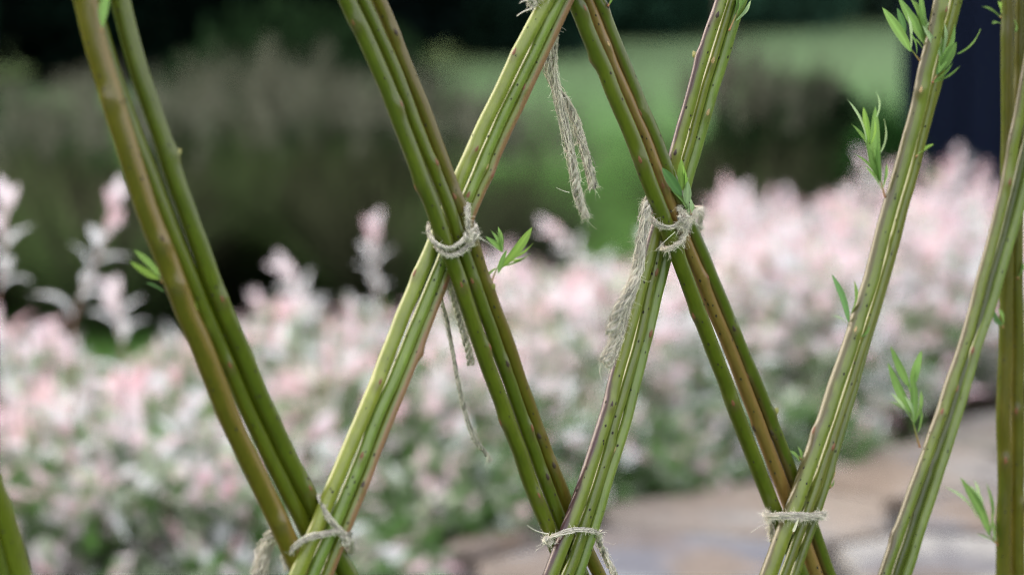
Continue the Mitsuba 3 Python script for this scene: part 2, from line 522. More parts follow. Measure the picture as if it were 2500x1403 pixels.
TREES = [
    ('tall dark tree at the far left behind the grasses', -6.3, 21, 8.5, 2.5, (0.012, 0.024, 0.016)),
    ('dark green tree above the leftmost rods', -4.0, 22, 7.5, 2.3, (0.012, 0.030, 0.016)),
    ('nearly black tree behind the top of the second bundle', -1.9, 23, 8.0, 2.3, (0.008, 0.016, 0.014)),
    ('dark tree behind the top of the pale middle bundle', 0.1, 28, 8.5, 2.6, (0.022, 0.052, 0.034)),
    ('dark green tree above the middle of the lawn', 2.6, 30.5, 9.0, 2.6, (0.030, 0.068, 0.046)),
    ('greyish green tree above the right of the lawn', 5.0, 33, 9.0, 2.9, (0.055, 0.100, 0.070)),
    ('greyish green tree beside the navy shed', 8.2, 33, 9.5, 3.0, (0.055, 0.098, 0.070)),
    ('dark tree at the far right behind the shed', 11.8, 33, 9.0, 3.1, (0.020, 0.04, 0.024)),
]
for q, (lab, x, y, h, rad, colr) in enumerate(TREES):
    tree('tree', lab, x, y, h, rad, 0.02 * h, 11000, 0.30, colr, 40 + q)
tree('young_tree', 'slim grey-trunked young tree on the lawn behind the right bundles', 0.93, 11.6, 4.5, 0.8, 1.9, 2500, 0.08, (0.03, 0.06, 0.03), 77, trunk=0.045, group=None)

# evergreen shrubs
def evergreen(label, x, y, h, rad, n, leaf, dark, seed):
    r = np.random.default_rng(seed)
    z0 = float(ground_z(np.array(x), np.array(y)))
    t = thing('evergreen_shrub', label, 'shrub', 'dark evergreen shrubs behind the bed and lawn')
    parts = []
    for q in range(14):
        a = q * 2.4
        e = np.array([x + rad * 0.6 * math.cos(a), y + rad * 0.6 * math.sin(a), z0 + h * r.uniform(0.5, 0.85)])
        lp = spline([[x, y, z0 - 0.03], [(x + e[0]) / 2, (y + e[1]) / 2, z0 + h * 0.3], e], 0.08)
        v, f = tube(lp, np.linspace(0.022, 0.005, len(lp)), 5)
        parts.append((v, f, np.ones(3)))
    v, f, _ = join(parts)
    part(t, 'stem', shape(v, f, 'woody_bark'), stuff=True)
    g = unit(r.normal(0, 1, (n, 3)))
    lump = 0.72 + 0.5 * meshkit.fbm(g * 2.3 + seed, 3)
    rr = (r.random(n) ** 0.3) * lump
    base = np.array([x, y, z0 + h * 0.46]) + g * rr[:, None] * [rad, rad, h * 0.52]
    base[:, 2] = np.maximum(base[:, 2], z0 + 0.03)
    col = np.asarray(dark) * r.uniform(0.55, 1.5, (n, 1))
    v, f, c = leaf_cloud(base, g + r.normal(0, 0.7, (n, 3)), r.normal(0, 1, (n, 3)) + [0, 0, 1], leaf * r.uniform(0.6, 1.3, n), leaf * 0.45 * r.uniform(0.7, 1.2, n), col)
    part(t, 'foliage', foliage(v, f, 'dark_leaf', c, [x, y + rad * 0.2, z0 - rad * 2.5]), stuff=True)


evergreen('dark evergreen shrub behind the leftmost rods', -2.25, 10.2, 0.55, 0.6, 7000, 0.06, (0.018, 0.045, 0.016), 3)
evergreen('near black evergreen shrub behind the second bundle', -0.75, 8.8, 0.95, 0.62, 9000, 0.055, (0.014, 0.030, 0.012), 4)
evergreen('tall evergreen at the top left behind the tufts', -3.3, 11.5, 1.9, 0.75, 9000, 0.07, (0.014, 0.034, 0.02), 5)
evergreen('dark green rounded shrub between right bundles and the shed', 0.98, 8.4, 0.72, 0.33, 7000, 0.05, (0.018, 0.042, 0.016), 6)
evergreen('small bright green shrub at the left edge of the shed', 1.20, 7.75, 0.62, 0.13, 3500, 0.05, (0.025, 0.075, 0.018), 8)


for q, (lab, x, y, h, rad, dk) in enumerate([
    ('black green bush at the far lawn edge, farthest left', -5.2, 20.5, 2.4, 1.3, (0.006, 0.012, 0.009)),
    ('black green bush at the far lawn edge above the leftmost rods', -3.2, 21.0, 2.3, 1.3, (0.006, 0.015, 0.010)),
    ('black bush at the far lawn edge left of the second bundle', -1.6, 21.5, 2.3, 1.1, (0.005, 0.010, 0.009)),
    ('dark bush at the far lawn edge behind the second bundle', -0.1, 24.5, 2.4, 1.3, (0.026, 0.062, 0.042)),
    ('dark green bush at the far lawn edge above the hanging twine', 1.4, 27.5, 2.4, 1.4, (0.042, 0.105, 0.066)),
    ('dark green bush at the far lawn edge left of the young tree', 3.0, 29.5, 2.6, 1.5, (0.050, 0.115, 0.076)),
    ('greyish green bush at the far lawn edge right of the young tree', 4.9, 31.5, 2.6, 1.6, (0.075, 0.130, 0.095)),
    ('greyish green bush at the far lawn edge beside the shed', 6.9, 32.0, 2.6, 1.6, (0.075, 0.130, 0.095)),
]):
    evergreen(lab, x, y, h, rad, 9000, 0.2, dk, 30 + q)


def tussock(label, x, y, h, rad, seed, nb=1300, plumes=60, tone=(0.085, 0.075, 0.05)):
    """an ornamental grass clump with feathery heads"""
    r = np.random.default_rng(seed)
    z0 = float(ground_z(np.array(x), np.array(y)))
    t = thing('ornamental_grass', label, 'ornamental grass', 'ornamental grass clumps behind the bed')
    a, q = r.random(nb) * 2 * np.pi, r.random(nb) ** 0.7
    base = np.c_[x + rad * 0.45 * q * np.cos(a), y + rad * 0.45 * q * np.sin(a), np.full(nb, z0 - 0.02)]
    out = np.c_[np.cos(a), np.sin(a), np.zeros(nb)]
    d = unit(out * (0.12 + 0.25 * q)[:, None] + r.normal(0, 0.06, (nb, 3)) + [0, 0, 1])
    bend = out * (0.15 + 0.55 * q * r.random(nb))[:, None] - np.array([0, 0, 1.0]) * (0.05 + 0.35 * q * r.random(nb))[:, None]
    dark, pale = np.array([0.010, 0.014, 0.006]) * (0.6 + 0.8 * r.random()), np.array(tone) * [0.95, 1.10, 0.85] * r.uniform(0.75, 1.25)
    col = dark * r.uniform(0.5, 1.5, (nb, 1))
    col[:, 1] *= r.uniform(0.9, 1.5, nb)
    streak = meshkit.noise(np.c_[a * 2.2 + seed * 5, q * 2, 0 * a], seed)[:, None]
    col = col * (0.4 + 1.3 * streak)
    pale = pale * (0.35 + 1.3 * streak) * np.where(streak > 0.62, np.array([0.8, 1.15, 0.7]), 1.0)
    v, f, c = blade_cloud(base, d, bend, h * r.uniform(0.7, 1.12, nb), r.uniform(0.006, 0.012, nb), col, 5, tipcol=pale * r.uniform(0.6, 1.3, (nb, 1)))
    part(t, 'blades', foliage(v, f, 'dark_leaf', c, [x, y + 0.1, z0 - 0.9]), stuff=True)
    ps = []
    for k in range(plumes):
        a0, q0 = r.random() * 2 * np.pi, r.random()
        dd = unit(np.array([math.cos(a0) * 0.5 * q0, math.sin(a0) * 0.5 * q0, 1.0]))
        tip0 = np.array([x + rad * 0.35 * q0 * math.cos(a0), y + rad * 0.35 * q0 * math.sin(a0), z0]) + dd * h * r.uniform(0.85, 1.08)
        nn = 60
        u = r.random(nn)
        bb = tip0 + dd * (u * 0.16)[:, None] + r.normal(0, 0.006, (nn, 3))
        d2 = dd * 0.8 + unit(r.normal(0, 1, (nn, 3))) * 0.7
        ps.append(leaf_cloud(bb, d2, r.normal(0, 1, (nn, 3)), r.uniform(0.03, 0.06, nn) * (1.1 - u), np.full(nn, 0.006), np.array([0.135, 0.140, 0.100]) * r.uniform(0.7, 1.2, (nn, 1))))
    v, f, c = join(ps)
    part(t, 'seed_heads', foliage(v, f, 'dark_leaf', c, [x, y + 0.1, z0 - 0.9]), stuff=True)


for q, (lab, x, y, h, rad, tone) in enumerate([
    ('tawny ornamental grass clump at the far left edge', -1.78, 7.4, 0.62, 0.55, (0.085, 0.075, 0.055)),
    ('dark tawny grass clump behind the leftmost bundle', -1.20, 7.0, 0.60, 0.45, (0.075, 0.066, 0.05)),
    ('dark brown grass clump between the leftmost and second bundles', -0.74, 7.4, 0.66, 0.45, (0.05, 0.046, 0.034)),
    ('brown grass clump left of the upper second bundle', -0.36, 7.1, 0.60, 0.40, (0.055, 0.05, 0.036)),
    ('greyish tufted grass clump where the second bundle meets the pale one', -0.06, 7.7, 0.50, 0.34, (0.06, 0.055, 0.045)),
    ('dark brown grass clump in front of the young tree', 0.80, 8.1, 0.64, 0.34, (0.05, 0.045, 0.035)),
]):
    tussock(lab, x, y, h, rad, 60 + q, tone=tone)

# ------------------------------------------------------------------ pink and white variegated willow shrubs
WHITE, PINK, ROSE, SAGE, LEAFG = (np.array(c) for c in ((0.89, 0.90, 0.91), (0.88, 0.77, 0.795), (0.78, 0.42, 0.47), (0.50, 0.60, 0.40), (0.085, 0.17, 0.045)))
SHRUB_GROUP = 'variegated pink and white shrubs in the bed'


def tints(r, u, hz, rosy):
    """leaf colours from the shoot's tip (u=1: rose and pink) through white to green at its foot"""
    n = len(u)
    k = r.random(n)
    c = np.where((k < rosy)[:, None], PINK, WHITE)
    c = np.where((k > 0.84)[:, None], np.where((r.random(n) < 0.35)[:, None], LEAFG * 1.6, SAGE), c)
    tip = (u > 0.9) & (r.random(n) < 0.5)
    c = np.where(tip[:, None], PINK * 0.6 + ROSE * 0.4, c)
    c = np.where(((u < 0.42) & (r.random(n) < 0.40))[:, None], LEAFG, c)
    low = np.clip((0.33 - hz) / 0.26, 0, 0.62) if hz.max() > 0.25 else np.full(n, 0.8)
    c = np.where((r.random(n) < low)[:, None], np.where((r.random(n) < 0.7)[:, None], LEAFG, SAGE * 0.8), c)
    c = np.where((r.random(n) < 0.06)[:, None], PINK * 0.3 + ROSE * 0.7, c)
    return c * r.uniform(0.8, 1.08, (n, 1))


def shrub(label, x, y, h, rad, seed, shoots=170, per=20):
    r = np.random.default_rng(seed)
    z0 = float(ground_z(np.array(x), np.array(y)))
    t = thing('variegated_shrub', label, 'shrub', SHRUB_GROUP)
    bs, ds, us, rs, stems = [], [], [], [], []
    for k in range(shoots):
        a = r.random() * 2 * np.pi
        q = math.sqrt(r.random())
        foot = np.array([x + 0.10 * q * math.cos(a), y + 0.10 * q * math.sin(a), z0])
        q2 = q
        hh = h * (1.0 - 0.52 * q ** 2.2) * r.uniform(0.72, 1.1)
        if k > shoots * 0.74:           # low outer shoots that hang to the ground
            q2 = r.uniform(0.85, 1.12)
            hh = h * r.uniform(0.10, 0.42)
        top = np.array([x + rad * q2 * math.cos(a), y + rad * q2 * math.sin(a), z0 + hh])
        mid = foot * 0.45 + top * 0.55 + np.array([math.cos(a), math.sin(a), 0]) * rad * 0.06 * q2 + [0, 0, h * 0.10]
        p = spline([foot, mid, top], 0.03)
        if k % 2 == 0:
            v, f = tube(p, np.linspace(0.003, 0.001, len(p)), 4)
            stems.append((v, f, np.array([0.16, 0.09, 0.06])))
        tt = np.sort(1 - 0.78 * r.random(per) ** 1.25)
        idx = tt * (len(p) - 1)
        i0 = np.clip(idx.astype(int), 0, len(p) - 2)
        pos = p[i0] + (p[i0 + 1] - p[i0]) * (idx - i0)[:, None]
        dirs = unit(p[i0 + 1] - p[i0])
        bs.append(pos)
        ds.append(dirs * (0.45 + 0.7 * tt ** 3)[:, None] + unit(r.normal(0, 1, (per, 3))) * 0.85)
        us.append(tt)
        rs.append(np.full(per, 0.8 if r.random() < 0.27 else 0.13))
    v, f, c = join(stems)
    part(t, 'stem', shape(v, f, 'willow_bud', c), stuff=True)
    base, d, u = np.vstack(bs), np.vstack(ds), np.concatenate(us)
    n = len(base)
    col = tints(r, u, base[:, 2] - z0, np.concatenate(rs))
    tipc = col * 0.9 + PINK * 0.1
    tipc = np.where((col[:, :1] < 0.2), col * 1.2, tipc)
    v, f, c = leaf_cloud(base, d, r.normal(0, 0.6, (n, 3)) + [0, 0, 1], r.uniform(0.04, 0.078, n), r.uniform(0.015, 0.026, n), col, tipc, droop=0.2)
    part(t, 'foliage', foliage(v, f, 'shrub_leaf', c, [x, y + rad * 0.2, z0 - 0.30], 0.45), stuff=True)
    return t


def edge_point(s, back):
    """s along the bed's edge by x, back metres behind it"""
    x = np.interp(s, EDGE[:, 0], EDGE[:, 1])
    return s - 0.33 * back, x + 0.94 * back


SHRUBS = []
for q, (s, back, h, rad, lab) in enumerate([
    (-1.62, 0.40, 0.36, 0.40, 'pale pink shrub at the lower left corner of the photograph'),
    (-0.98, 0.36, 0.36, 0.40, 'large white and pink shrub behind the leftmost bundle'),
    (-0.47, 0.36, 0.33, 0.36, 'white and green shrub between the leftmost bundle and the second'),
    (-0.06, 0.34, 0.30, 0.33, 'pink tipped shrub behind the lower second bundle'),
    (0.32, 0.34, 0.35, 0.34, 'pale pink shrub behind the frayed twine tail'),
    (0.72, 0.36, 0.42, 0.36, 'whitish pink shrub behind the lower right-leaning bundle'),
    (1.12, 0.36, 0.46, 0.37, 'tall pale pink shrub in front of the navy shed'),
    (1.58, 0.40, 0.48, 0.40, 'pink shrub at the right edge behind the upright rods'),
    (-1.25, 1.00, 0.35, 0.42, 'back row pink shrub left of the leftmost bundle'),
    (-0.62, 0.98, 0.34, 0.40, 'back row pink shrub behind the leftmost crossing'),
    (-0.08, 0.98, 0.31, 0.38, 'back row pale shrub seen between second and pale bundles'),
    (0.42, 0.98, 0.345, 0.38, 'back row pink shrub behind the sharp twine knot'),
    (0.92, 1.00, 0.43, 0.40, 'back row pink shrub left of the shed corner'),
    (1.45, 1.02, 0.49, 0.42, 'back row pink shrub against the navy shed wall'),
    (-0.33, 0.10, 0.15, 0.24, 'low leafy green plant at the bed edge, lower left of the path'),
    (-0.06, 0.12, 0.14, 0.22, 'low leafy green plant spilling over the path behind the second bundle'),
    (0.22, 0.10, 0.15, 0.20, 'low dark green plant at the path edge behind the purple flushed bundle'),
    (0.56, 0.08, 0.13, 0.20, 'low dark green plant at the path edge behind the right-leaning bundle'),
]):
    x, y = edge_point(s, back)
    SHRUBS.append((shrub(lab, x, y, h, rad, 200 + q), x, y))


def tall_shoot(k, pts_px, d, seed, nleaf=15, rosy=0.5):
    """one shoot that stands clear of its shrub, leaf by leaf"""
    r = np.random.default_rng(seed)
    owner = SHRUBS[k][0]
    p = spline([at(px, py, d) for px, py in pts_px], 0.004)
    top = p[-1]
    foot = p[0] - np.array([0, 0, 0.12])
    p = np.vstack([spline([foot, p[0] - [0, 0, 0.02], p[0]], 0.01)[:-1], p])
    v, f = tube(p, np.linspace(0.0025, 0.001, len(p)), 6)
    sh = part(owner, 'tall_shoot', shape(v, f, 'willow_bud', np.tile([0.28, 0.14, 0.11], (len(v), 1))))
    n = len(p)
    nleaf = int(nleaf * 0.72)
    for q in range(nleaf):
        u = (q + 0.5) / nleaf
        u = 0.18 + 0.82 * u ** 0.75
        i = min(n - 2, int(u * (n - 1)))
        ax = unit(p[i + 1] - p[i])
        a = q * 2.4 + r.uniform(-0.3, 0.3)
        side = unit(np.cross(ax, [0, 1, 0])) * math.cos(a) + unit(np.cross(ax, np.cross(ax, [0, 1, 0]))) * math.sin(a)
        spread = 1.35 * (1 - u) + 0.26
        L = (0.064 - 0.026 * u) * r.uniform(0.85, 1.15)
        tip = p[i] + unit(ax * (1.0 - 0.55 * (1 - u)) + side * spread) * L
        c = WHITE if u < 0.72 else (PINK if r.random() > rosy * (u - 0.4) else PINK * 0.45 + ROSE * 0.55)
        c = c * r.uniform(0.72, 0.92)
        v, f, cc = leaf_mesh(p[i], tip, 0.018 * r.uniform(0.85, 1.1), unit(ax + 0.3 * side + [0, -0.2, 0.3]), curve=0.25 * (1 - u) + 0.05, col=c, rib=1.05, n=8, tipcol=c * 0.8 + PINK * 0.2)
        part(sh, 'leaf', foliage(v, f, 'shrub_leaf', cc, p.mean(0) + [0, 0.05, -0.25], 0.5))


tall_shoot(0, [(175, 800), (205, 705), (245, 610), (290, 480)], 3.15, 1, 16, 0.4)
tall_shoot(0, [(-20, 760), (2, 680), (8, 590), (14, 485)], 3.1, 2, 13, 0.9)
tall_shoot(9, [(930, 760), (918, 690), (910, 620), (912, 552)], 4.3, 3, 15, 1.0)
tall_shoot(9, [(790, 790), (750, 735), (715, 690), (690, 655)], 4.0, 4, 14, 0.9)
tall_shoot(10, [(1480, 720), (1440, 655), (1385, 600), (1335, 560)], 4.4, 5, 15, 0.5)
tall_shoot(11, [(1805, 620), (1808, 560), (1812, 510), (1815, 470)], 5.2, 6, 14, 0.7)
tall_shoot(13, [(2335, 520), (2338, 470), (2338, 420), (2336, 375)], 6.4, 7, 14, 1.5)
tall_shoot(12, [(2150, 520), (2130, 465), (2112, 420), (2104, 385)], 6.0, 8, 13, 0.4)
tall_shoot(1, [(300, 840), (290, 790), (285, 750), (275, 715)], 3.4, 9, 13, 0.7)
tall_shoot(12, [(1780, 540), (1782, 500)], 5.6, 10, 10, 0.5)

# ------------------------------------------------------------------ the willow rods
GREEN, DEEP, LIME, OLIVE, BROWN, TAWNY, PURPLE, RUSSET, SAGEG = (np.array(c) for c in (
    (0.076, 0.095, 0.004), (0.050, 0.063, 0.003), (0.180, 0.212, 0.026), (0.098, 0.080, 0.005), (0.120, 0.080, 0.015), (0.210, 0.120, 0.040), (0.060, 0.020, 0.032), (0.260, 0.120, 0.070), (0.138, 0.190, 0.030)))
AMP = 0.0050
ROD_GROUP = 'willow rods of the lattice fence'


class Rod:
    pass


def make_rod(label, pts, w0, w1, col, lean, off=0.0, flush=None, fside=-1, famt=0.8, buds=(), seed=0, top=-1250):
    """pts: photograph points of its middle line; w0, w1: its width in photograph pixels at the top and bottom edge; lean: the family it weaves with"""
    r = np.random.default_rng(900 + seed)
    p = np.array(sorted(pts, key=lambda q: q[1]), float)
    k = 3 if len(p) > 4 else min(2, len(p) - 1)
    sx = UnivariateSpline(p[:, 1], p[:, 0], k=k, s=len(p) * 3.2 ** 2 if len(p) > 4 else 0)
    y0, y1 = p[0, 1], p[-1, 1]
    yy = np.linspace(y0, y1, 60)
    lin = np.polyfit(yy, sx(yy), 1)

    def xc(py):
        py = np.asarray(py, float)
        inside = sx(np.clip(py, y0, y1))
        return inside + np.where(py < y0, (py - y0), np.where(py > y1, py - y1, 0)) * lin[0]

    def offset(py):
        return off - lean * AMP * np.cos(np.pi * (np.asarray(py) - 565) / 735.0)

    ylow = 1403.0
    while pt(float(xc(ylow)), ylow)[2] > -0.03 and ylow < 6000:
        ylow += 20
    py = np.r_[np.arange(top, -60, 45), np.arange(-60, 1465, 5.0), np.arange(1465, ylow, 45)]
    x = xc(py) + 4.5 * (meshkit.fbm(np.c_[py / 170 + seed * 11, np.zeros((len(py), 2))], 3, seed) - 0.5) * 2
    C = np.array([pt(a, b, float(o)) for a, b, o in zip(x, py, offset(py))])
    w = np.interp(py, [-1250, 0, 1403, 4000], [w0 * 0.75, w0, w1, w1 * 1.25])
    rad = np.array([ww / 2 * pix(a, b) for ww, a, b in zip(w, x, py)])
    s = np.r_[0, np.cumsum(np.linalg.norm(np.diff(C, axis=0), axis=1))]
    tan = unit(np.gradient(C, axis=0))
    view = unit(C - CAM)
    B = -unit(view - tan * (view * tan).sum(1, keepdims=True))      # towards the camera
    N = np.cross(tan, B)                                              # across
    N *= np.sign(N @ RIGHT)[:, None]
    sides = 22
    a = np.arange(sides) * 2 * np.pi / sides
    # slight swelling and unevenness of a grown stem
    ns = meshkit.fbm(np.c_[s * 22 + seed * 7, np.zeros((len(s), 2))], 3, seed) - 0.5
    R = rad[:, None] * (1 + 0.07 * ns[:, None] + 0.025 * np.cos(2 * a + seed)[None] + 0.02 * np.cos(3 * a + 2 * seed + 8 * s[:, None]))
    bud_list = []
    for bx, by, *kind in buds:
        i = int(np.argmin(np.abs(py - by)))
        u = np.clip((bx - x[i]) / (w[i] / 2 / max(0.5, abs(tan[i] @ UP))), -1, 1)
        phi = math.asin(u)
        dphi = np.angle(np.exp(1j * (a - (phi % (2 * np.pi)))))
        R += rad[i] * 0.26 * np.exp(-((s - s[i]) / 0.0045) ** 2)[:, None] * np.exp(-(dphi / 0.8) ** 2)[None]
        bud_list.append((i, phi, kind[0] if kind else 'red'))
    dirs = np.sin(a)[None, :, None] * N[:, None] + np.cos(a)[None, :, None] * B[:, None]
    V = C[:, None] + R[..., None] * dirs
    vv, ff = grid_faces(V, True)
    # base pigment with mottling, then a second tone down one side
    m1 = meshkit.fbm(np.c_[s * 9 + seed * 3, np.full(len(s), 0.3), np.zeros(len(s))], 3, seed)[:, None, None]
    m2 = meshkit.fbm((V * [160, 160, 60]), 3, seed + 5)[..., None]
    base = np.asarray(col)
    m3 = meshkit.fbm((V * [420, 420, 120]), 3, seed + 9)[..., None]
    cc = base * (0.80 + 0.40 * m1) * (0.78 + 0.44 * m2) * (0.85 + 0.30 * m3)
    cc = cc * (1 + 0.10 * np.array([1, -0.2, -0.5]) * (m1 - 0.5) * 2)
    if flush is not None:
        side = np.sin(a)[None, :, None] * fside
        lo = 0.12 + 0.9 * (m1 - 0.5) + 0.6 * (m2 - 0.5)
        g = np.clip((side - lo) / 0.35, 0, 1)
        g = g * g * (3 - 2 * g) * famt
        cc = cc * (1 - g) + np.asarray(flush) * g
    for i, phi, kind in bud_list:       # rusty halo round a bud
        dphi = np.angle(np.exp(1j * (a - (phi % (2 * np.pi)))))
        g = (np.exp(-((s - s[i] - 0.002) / 0.0035) ** 2)[:, None] * np.exp(-(dphi / 0.55) ** 2)[None])[..., None] * 0.5
        cc = cc * (1 - g) + np.array([0.14, 0.10, 0.05]) * g
    cc = np.vstack([cc.reshape(-1, 3), cc[0].mean(0), cc[-1].mean(0)])
    uv = np.stack([np.broadcast_to(((a + np.pi) % (2 * np.pi)) * rad.mean() + seed * 0.5, V.shape[:2]), np.broadcast_to((s + seed * 3.0)[:, None], V.shape[:2])], -1).reshape(-1, 2)
    uv = np.vstack([uv, uv[:1], uv[-1:]])
    key = thing('willow_rod', label, 'willow rod', ROD_GROUP)
    part(key, 'stem', shape(vv, ff, 'willow_bark', cc, uv))
    rod = Rod()
    rod.key, rod.xc, rod.offset = key, xc, offset
    rod.n = 0
    pxm = np.interp(py, py, [pix(q, z) for q, z in zip(x, py)])
    for i, phi, kind in bud_list:
        o = math.sin(phi) * N[i] + math.cos(phi) * B[i]
        q = pxm[i]
        L, W, H_ = {'red': (12, 4.8, 4.2), 'dark': (11, 5, 4.2), 'long': (24, 6, 3.6), 'nub': (11, 5.5, 9), 'pale': (11, 4.2, 3.6)}[kind]
        c0 = {'red': (0.21, 0.085, 0.045), 'dark': (0.055, 0.035, 0.028), 'long': (0.075, 0.04, 0.028), 'nub': (0.33, 0.30, 0.10), 'pale': (0.45, 0.30, 0.15)}[kind]
        up = -tan[i] if (-tan[i])[2] > 0 else tan[i]
        sph = trimesh.creation.icosphere(2, 1.0)
        sv = np.array(sph.vertices)
        z = sv[:, 0]
        taper = np.clip(1 - 0.55 * np.clip(z, 0, 1), 0.2, 1)
        ax = unit(up + o * (0.9 if kind == 'nub' else 0.16))
        ot = unit(o - ax * (o @ ax))
        sd = np.cross(ax, ot)
        pos = C[i] + o * R[i].mean() * (1.06 if kind != 'nub' else 1.15)
        bv = pos + (z * L * q)[:, None] * ax + (sv[:, 1] * W * q * taper)[:, None] * sd + (sv[:, 2] * H_ * 0.8 * q * taper)[:, None] * ot
        bc = np.asarray(c0) * np.where(z < -0.55, 0.35, 1.0)[:, None] * (0.8 + 0.4 * meshkit.noise(sv * 4 + i, 3))[:, None]
        part(key, 'bud', shape(bv, np.array(sph.faces), 'willow_bud', bc))
    return rod


RODS = {}


def rod(code, *args, **kw):
    RODS[code] = make_rod(*args, seed=len(RODS) + 1, **kw)


BS, FS = 1.0, -1.0        # the two leaning families
rod('P1', 'thick olive brown rod, leftmost of the blurred left bundle', [(205, 0), (247, 140), (288, 280), (330, 420), (376, 560), (430, 700), (484, 840), (606, 1120), (668, 1233), (704, 1322), (740, 1403)], 58, 52, OLIVE, BS, off=-0.004,
    flush=(0.205, 0.125, 0.03), fside=1, famt=0.6, buds=[(268, 240, 'dark'), (398, 590, 'long'), (686, 1272, 'dark'), (430, 690, 'dark')])
rod('P2', 'thin green rod squeezed in the middle of the blurred left bundle', [(222, 0), (264, 140), (308, 280), (362, 420), (420, 560), (474, 700), (532, 840), (656, 1120), (722, 1233), (755, 1300), (802, 1403)], 42, 40, GREEN, BS, off=0.002,
    buds=[(558, 885, 'red'), (494, 790, 'dark')])
rod('P3', 'green rod on the right side of the blurred left bundle', [(292, 0), (332, 140), (373, 280), (420, 420), (469, 560), (525, 700), (585, 840), (705, 1120), (757, 1233), (805, 1322), (858, 1403)], 47, 45, GREEN, BS, off=0.0,
    flush=DEEP * 0.8, fside=-1, famt=0.5, buds=[(540, 725, 'red'), (756, 1190, 'red'), (436, 378, 'nub')])  # deeper green down the left side
rod('Q1', 'pale green rod with a silvery left edge, front-left of the rising middle bundle', [(1333, 0), (1265, 140), (1197, 280), (1122, 430), (1028, 670), (958, 840), (902, 980), (846, 1120), (794, 1233), (770, 1281), (727, 1403)], 35, 38, LIME, FS, off=0.0,
    buds=[(1253, 135, 'red'), (1162, 365, 'red'), (1010, 675, 'red'), (926, 935, 'red')])
rod('Q2', 'pale green middle rod of the bundle rising to the photograph top', [(1364, 0), (1297, 140), (1230, 280), (1159, 430), (1061, 670), (996, 840), (938, 980), (884, 1120), (826, 1233), (809, 1281), (763, 1403)], 30, 34, SAGEG * 1.15, FS, off=0.0005,
    buds=[(1327, 48, 'red'), (1188, 405, 'pale'), (1141, 478, 'red'), (882, 1115, 'red')])
rod('Q3', 'pinkish brown edged rod on the right of the rising middle bundle', [(1388, 0), (1319, 140), (1256, 280), (1192, 430), (1148, 530), (1084, 670), (1022, 840), (967, 980), (912, 1120), (861, 1233), (843, 1281), (798, 1403)], 28, 33, LIME * 0.8, FS, off=0.001,
    flush=RUSSET, fside=1, famt=0.85, buds=[(1277, 222, 'red'), (1084, 702, 'red'), (1202, 425, 'red'), (1040, 860, 'red'), (885, 1185, 'dark')])
rod('A1', 'green rod on the left of the second left-leaning bundle', [(850, 0), (909, 140), (973, 280), (1027, 420), (1079, 560), (1146, 760), (1177, 840), (1222, 980), (1271, 1120), (1305, 1200), (1328, 1260), (1343, 1300), (1385, 1403)], 42, 37, GREEN, BS, off=-0.001,
    flush=DEEP * 0.75, fside=-1, famt=0.5, buds=[(861, 48, 'red'), (980, 258, 'red'), (1014, 448, 'red'), (1125, 690, 'red'), (1196, 850, 'red'), (1220, 1020, 'red'), (1313, 1205, 'red')])  # left side coloured a deeper green
rod('A2', 'green middle rod of the second left-leaning bundle', [(888, 0), (944, 140), (1006, 280), (1064, 420), (1114, 560), (1150, 660), (1183, 760), (1212, 840), (1261, 980), (1310, 1120), (1341, 1200), (1360, 1260), (1382, 1310), (1428, 1403)], 33, 33, GREEN * 0.95, BS, off=0.0005,
    buds=[(1067, 398, 'red'), (1151, 682, 'red'), (1237, 886, 'dark'), (1299, 1046, 'red'), (1335, 1160, 'dark')])
rod('A3', 'olive brown rod at the right of the second left-leaning bundle', [(924, 0), (980, 140), (1037, 280), (1094, 420), (1142, 560), (1177, 660), (1208, 760), (1236, 840), (1286, 980), (1338, 1120), (1372, 1200), (1410, 1280), (1464, 1403)], 36, 32, OLIVE * 0.95, BS, off=0.003,
    flush=BROWN, fside=1, famt=0.6, buds=[(966, 82, 'dark'), (1108, 476, 'red'), (1202, 700, 'nub'), (1313, 1056, 'dark'), (1350, 1132, 'dark')])
rod('R1', 'sharp green rod in front at the twine knot, left one of its bundle', [(1406, 0), (1464, 140), (1520, 280), (1576, 420), (1614, 520), (1632, 560), (1662, 640), (1689, 700), (1735, 840), (1788, 980), (1842, 1120), (1874, 1200), (1890, 1240), (1958, 1403)], 39, 36, GREEN, BS, off=-0.001,
    flush=DEEP, fside=-1, famt=0.4, buds=[(1428, 24, 'red'), (1440, 140, 'red'), (1561, 384, 'red'), (1669, 598, 'red'), (1690, 758, 'red'), (1787, 974, 'red')])  # deeper green tone along the left
rod('R2', 'tan brown middle rod of the sharp left-leaning bundle', [(1432, 0), (1490, 140), (1549, 280), (1606, 420), (1645, 520), (1667, 560), (1693, 640), (1723, 700), (1776, 840), (1830, 980), (1882, 1120), (1911, 1200), (1990, 1403)], 29, 35, TAWNY * 0.62 + OLIVE * 0.4, BS, off=0.002,
    flush=TAWNY, fside=1, famt=0.5, buds=[(1485, 108, 'pale'), (1618, 450, 'red'), (1728, 682, 'red'), (1838, 1036, 'dark')])
rod('R3', 'mottled green rod on the right of the sharp left-leaning bundle', [(1460, 0), (1517, 140), (1574, 280), (1630, 420), (1672, 520), (1697, 560), (1723, 640), (1751, 700), (1808, 840), (1867, 980), (1918, 1120), (1958, 1220), (2026, 1403)], 34, 33, GREEN * 0.92, BS, off=0.001,
    flush=(0.10, 0.06, 0.02), fside=-1, famt=0.7, buds=[(1484, 18, 'dark'), (1562, 272, 'red'), (1789, 796, 'dark'), (1820, 905, 'red'), (1880, 1045, 'dark'), (1897, 1012, 'nub')])
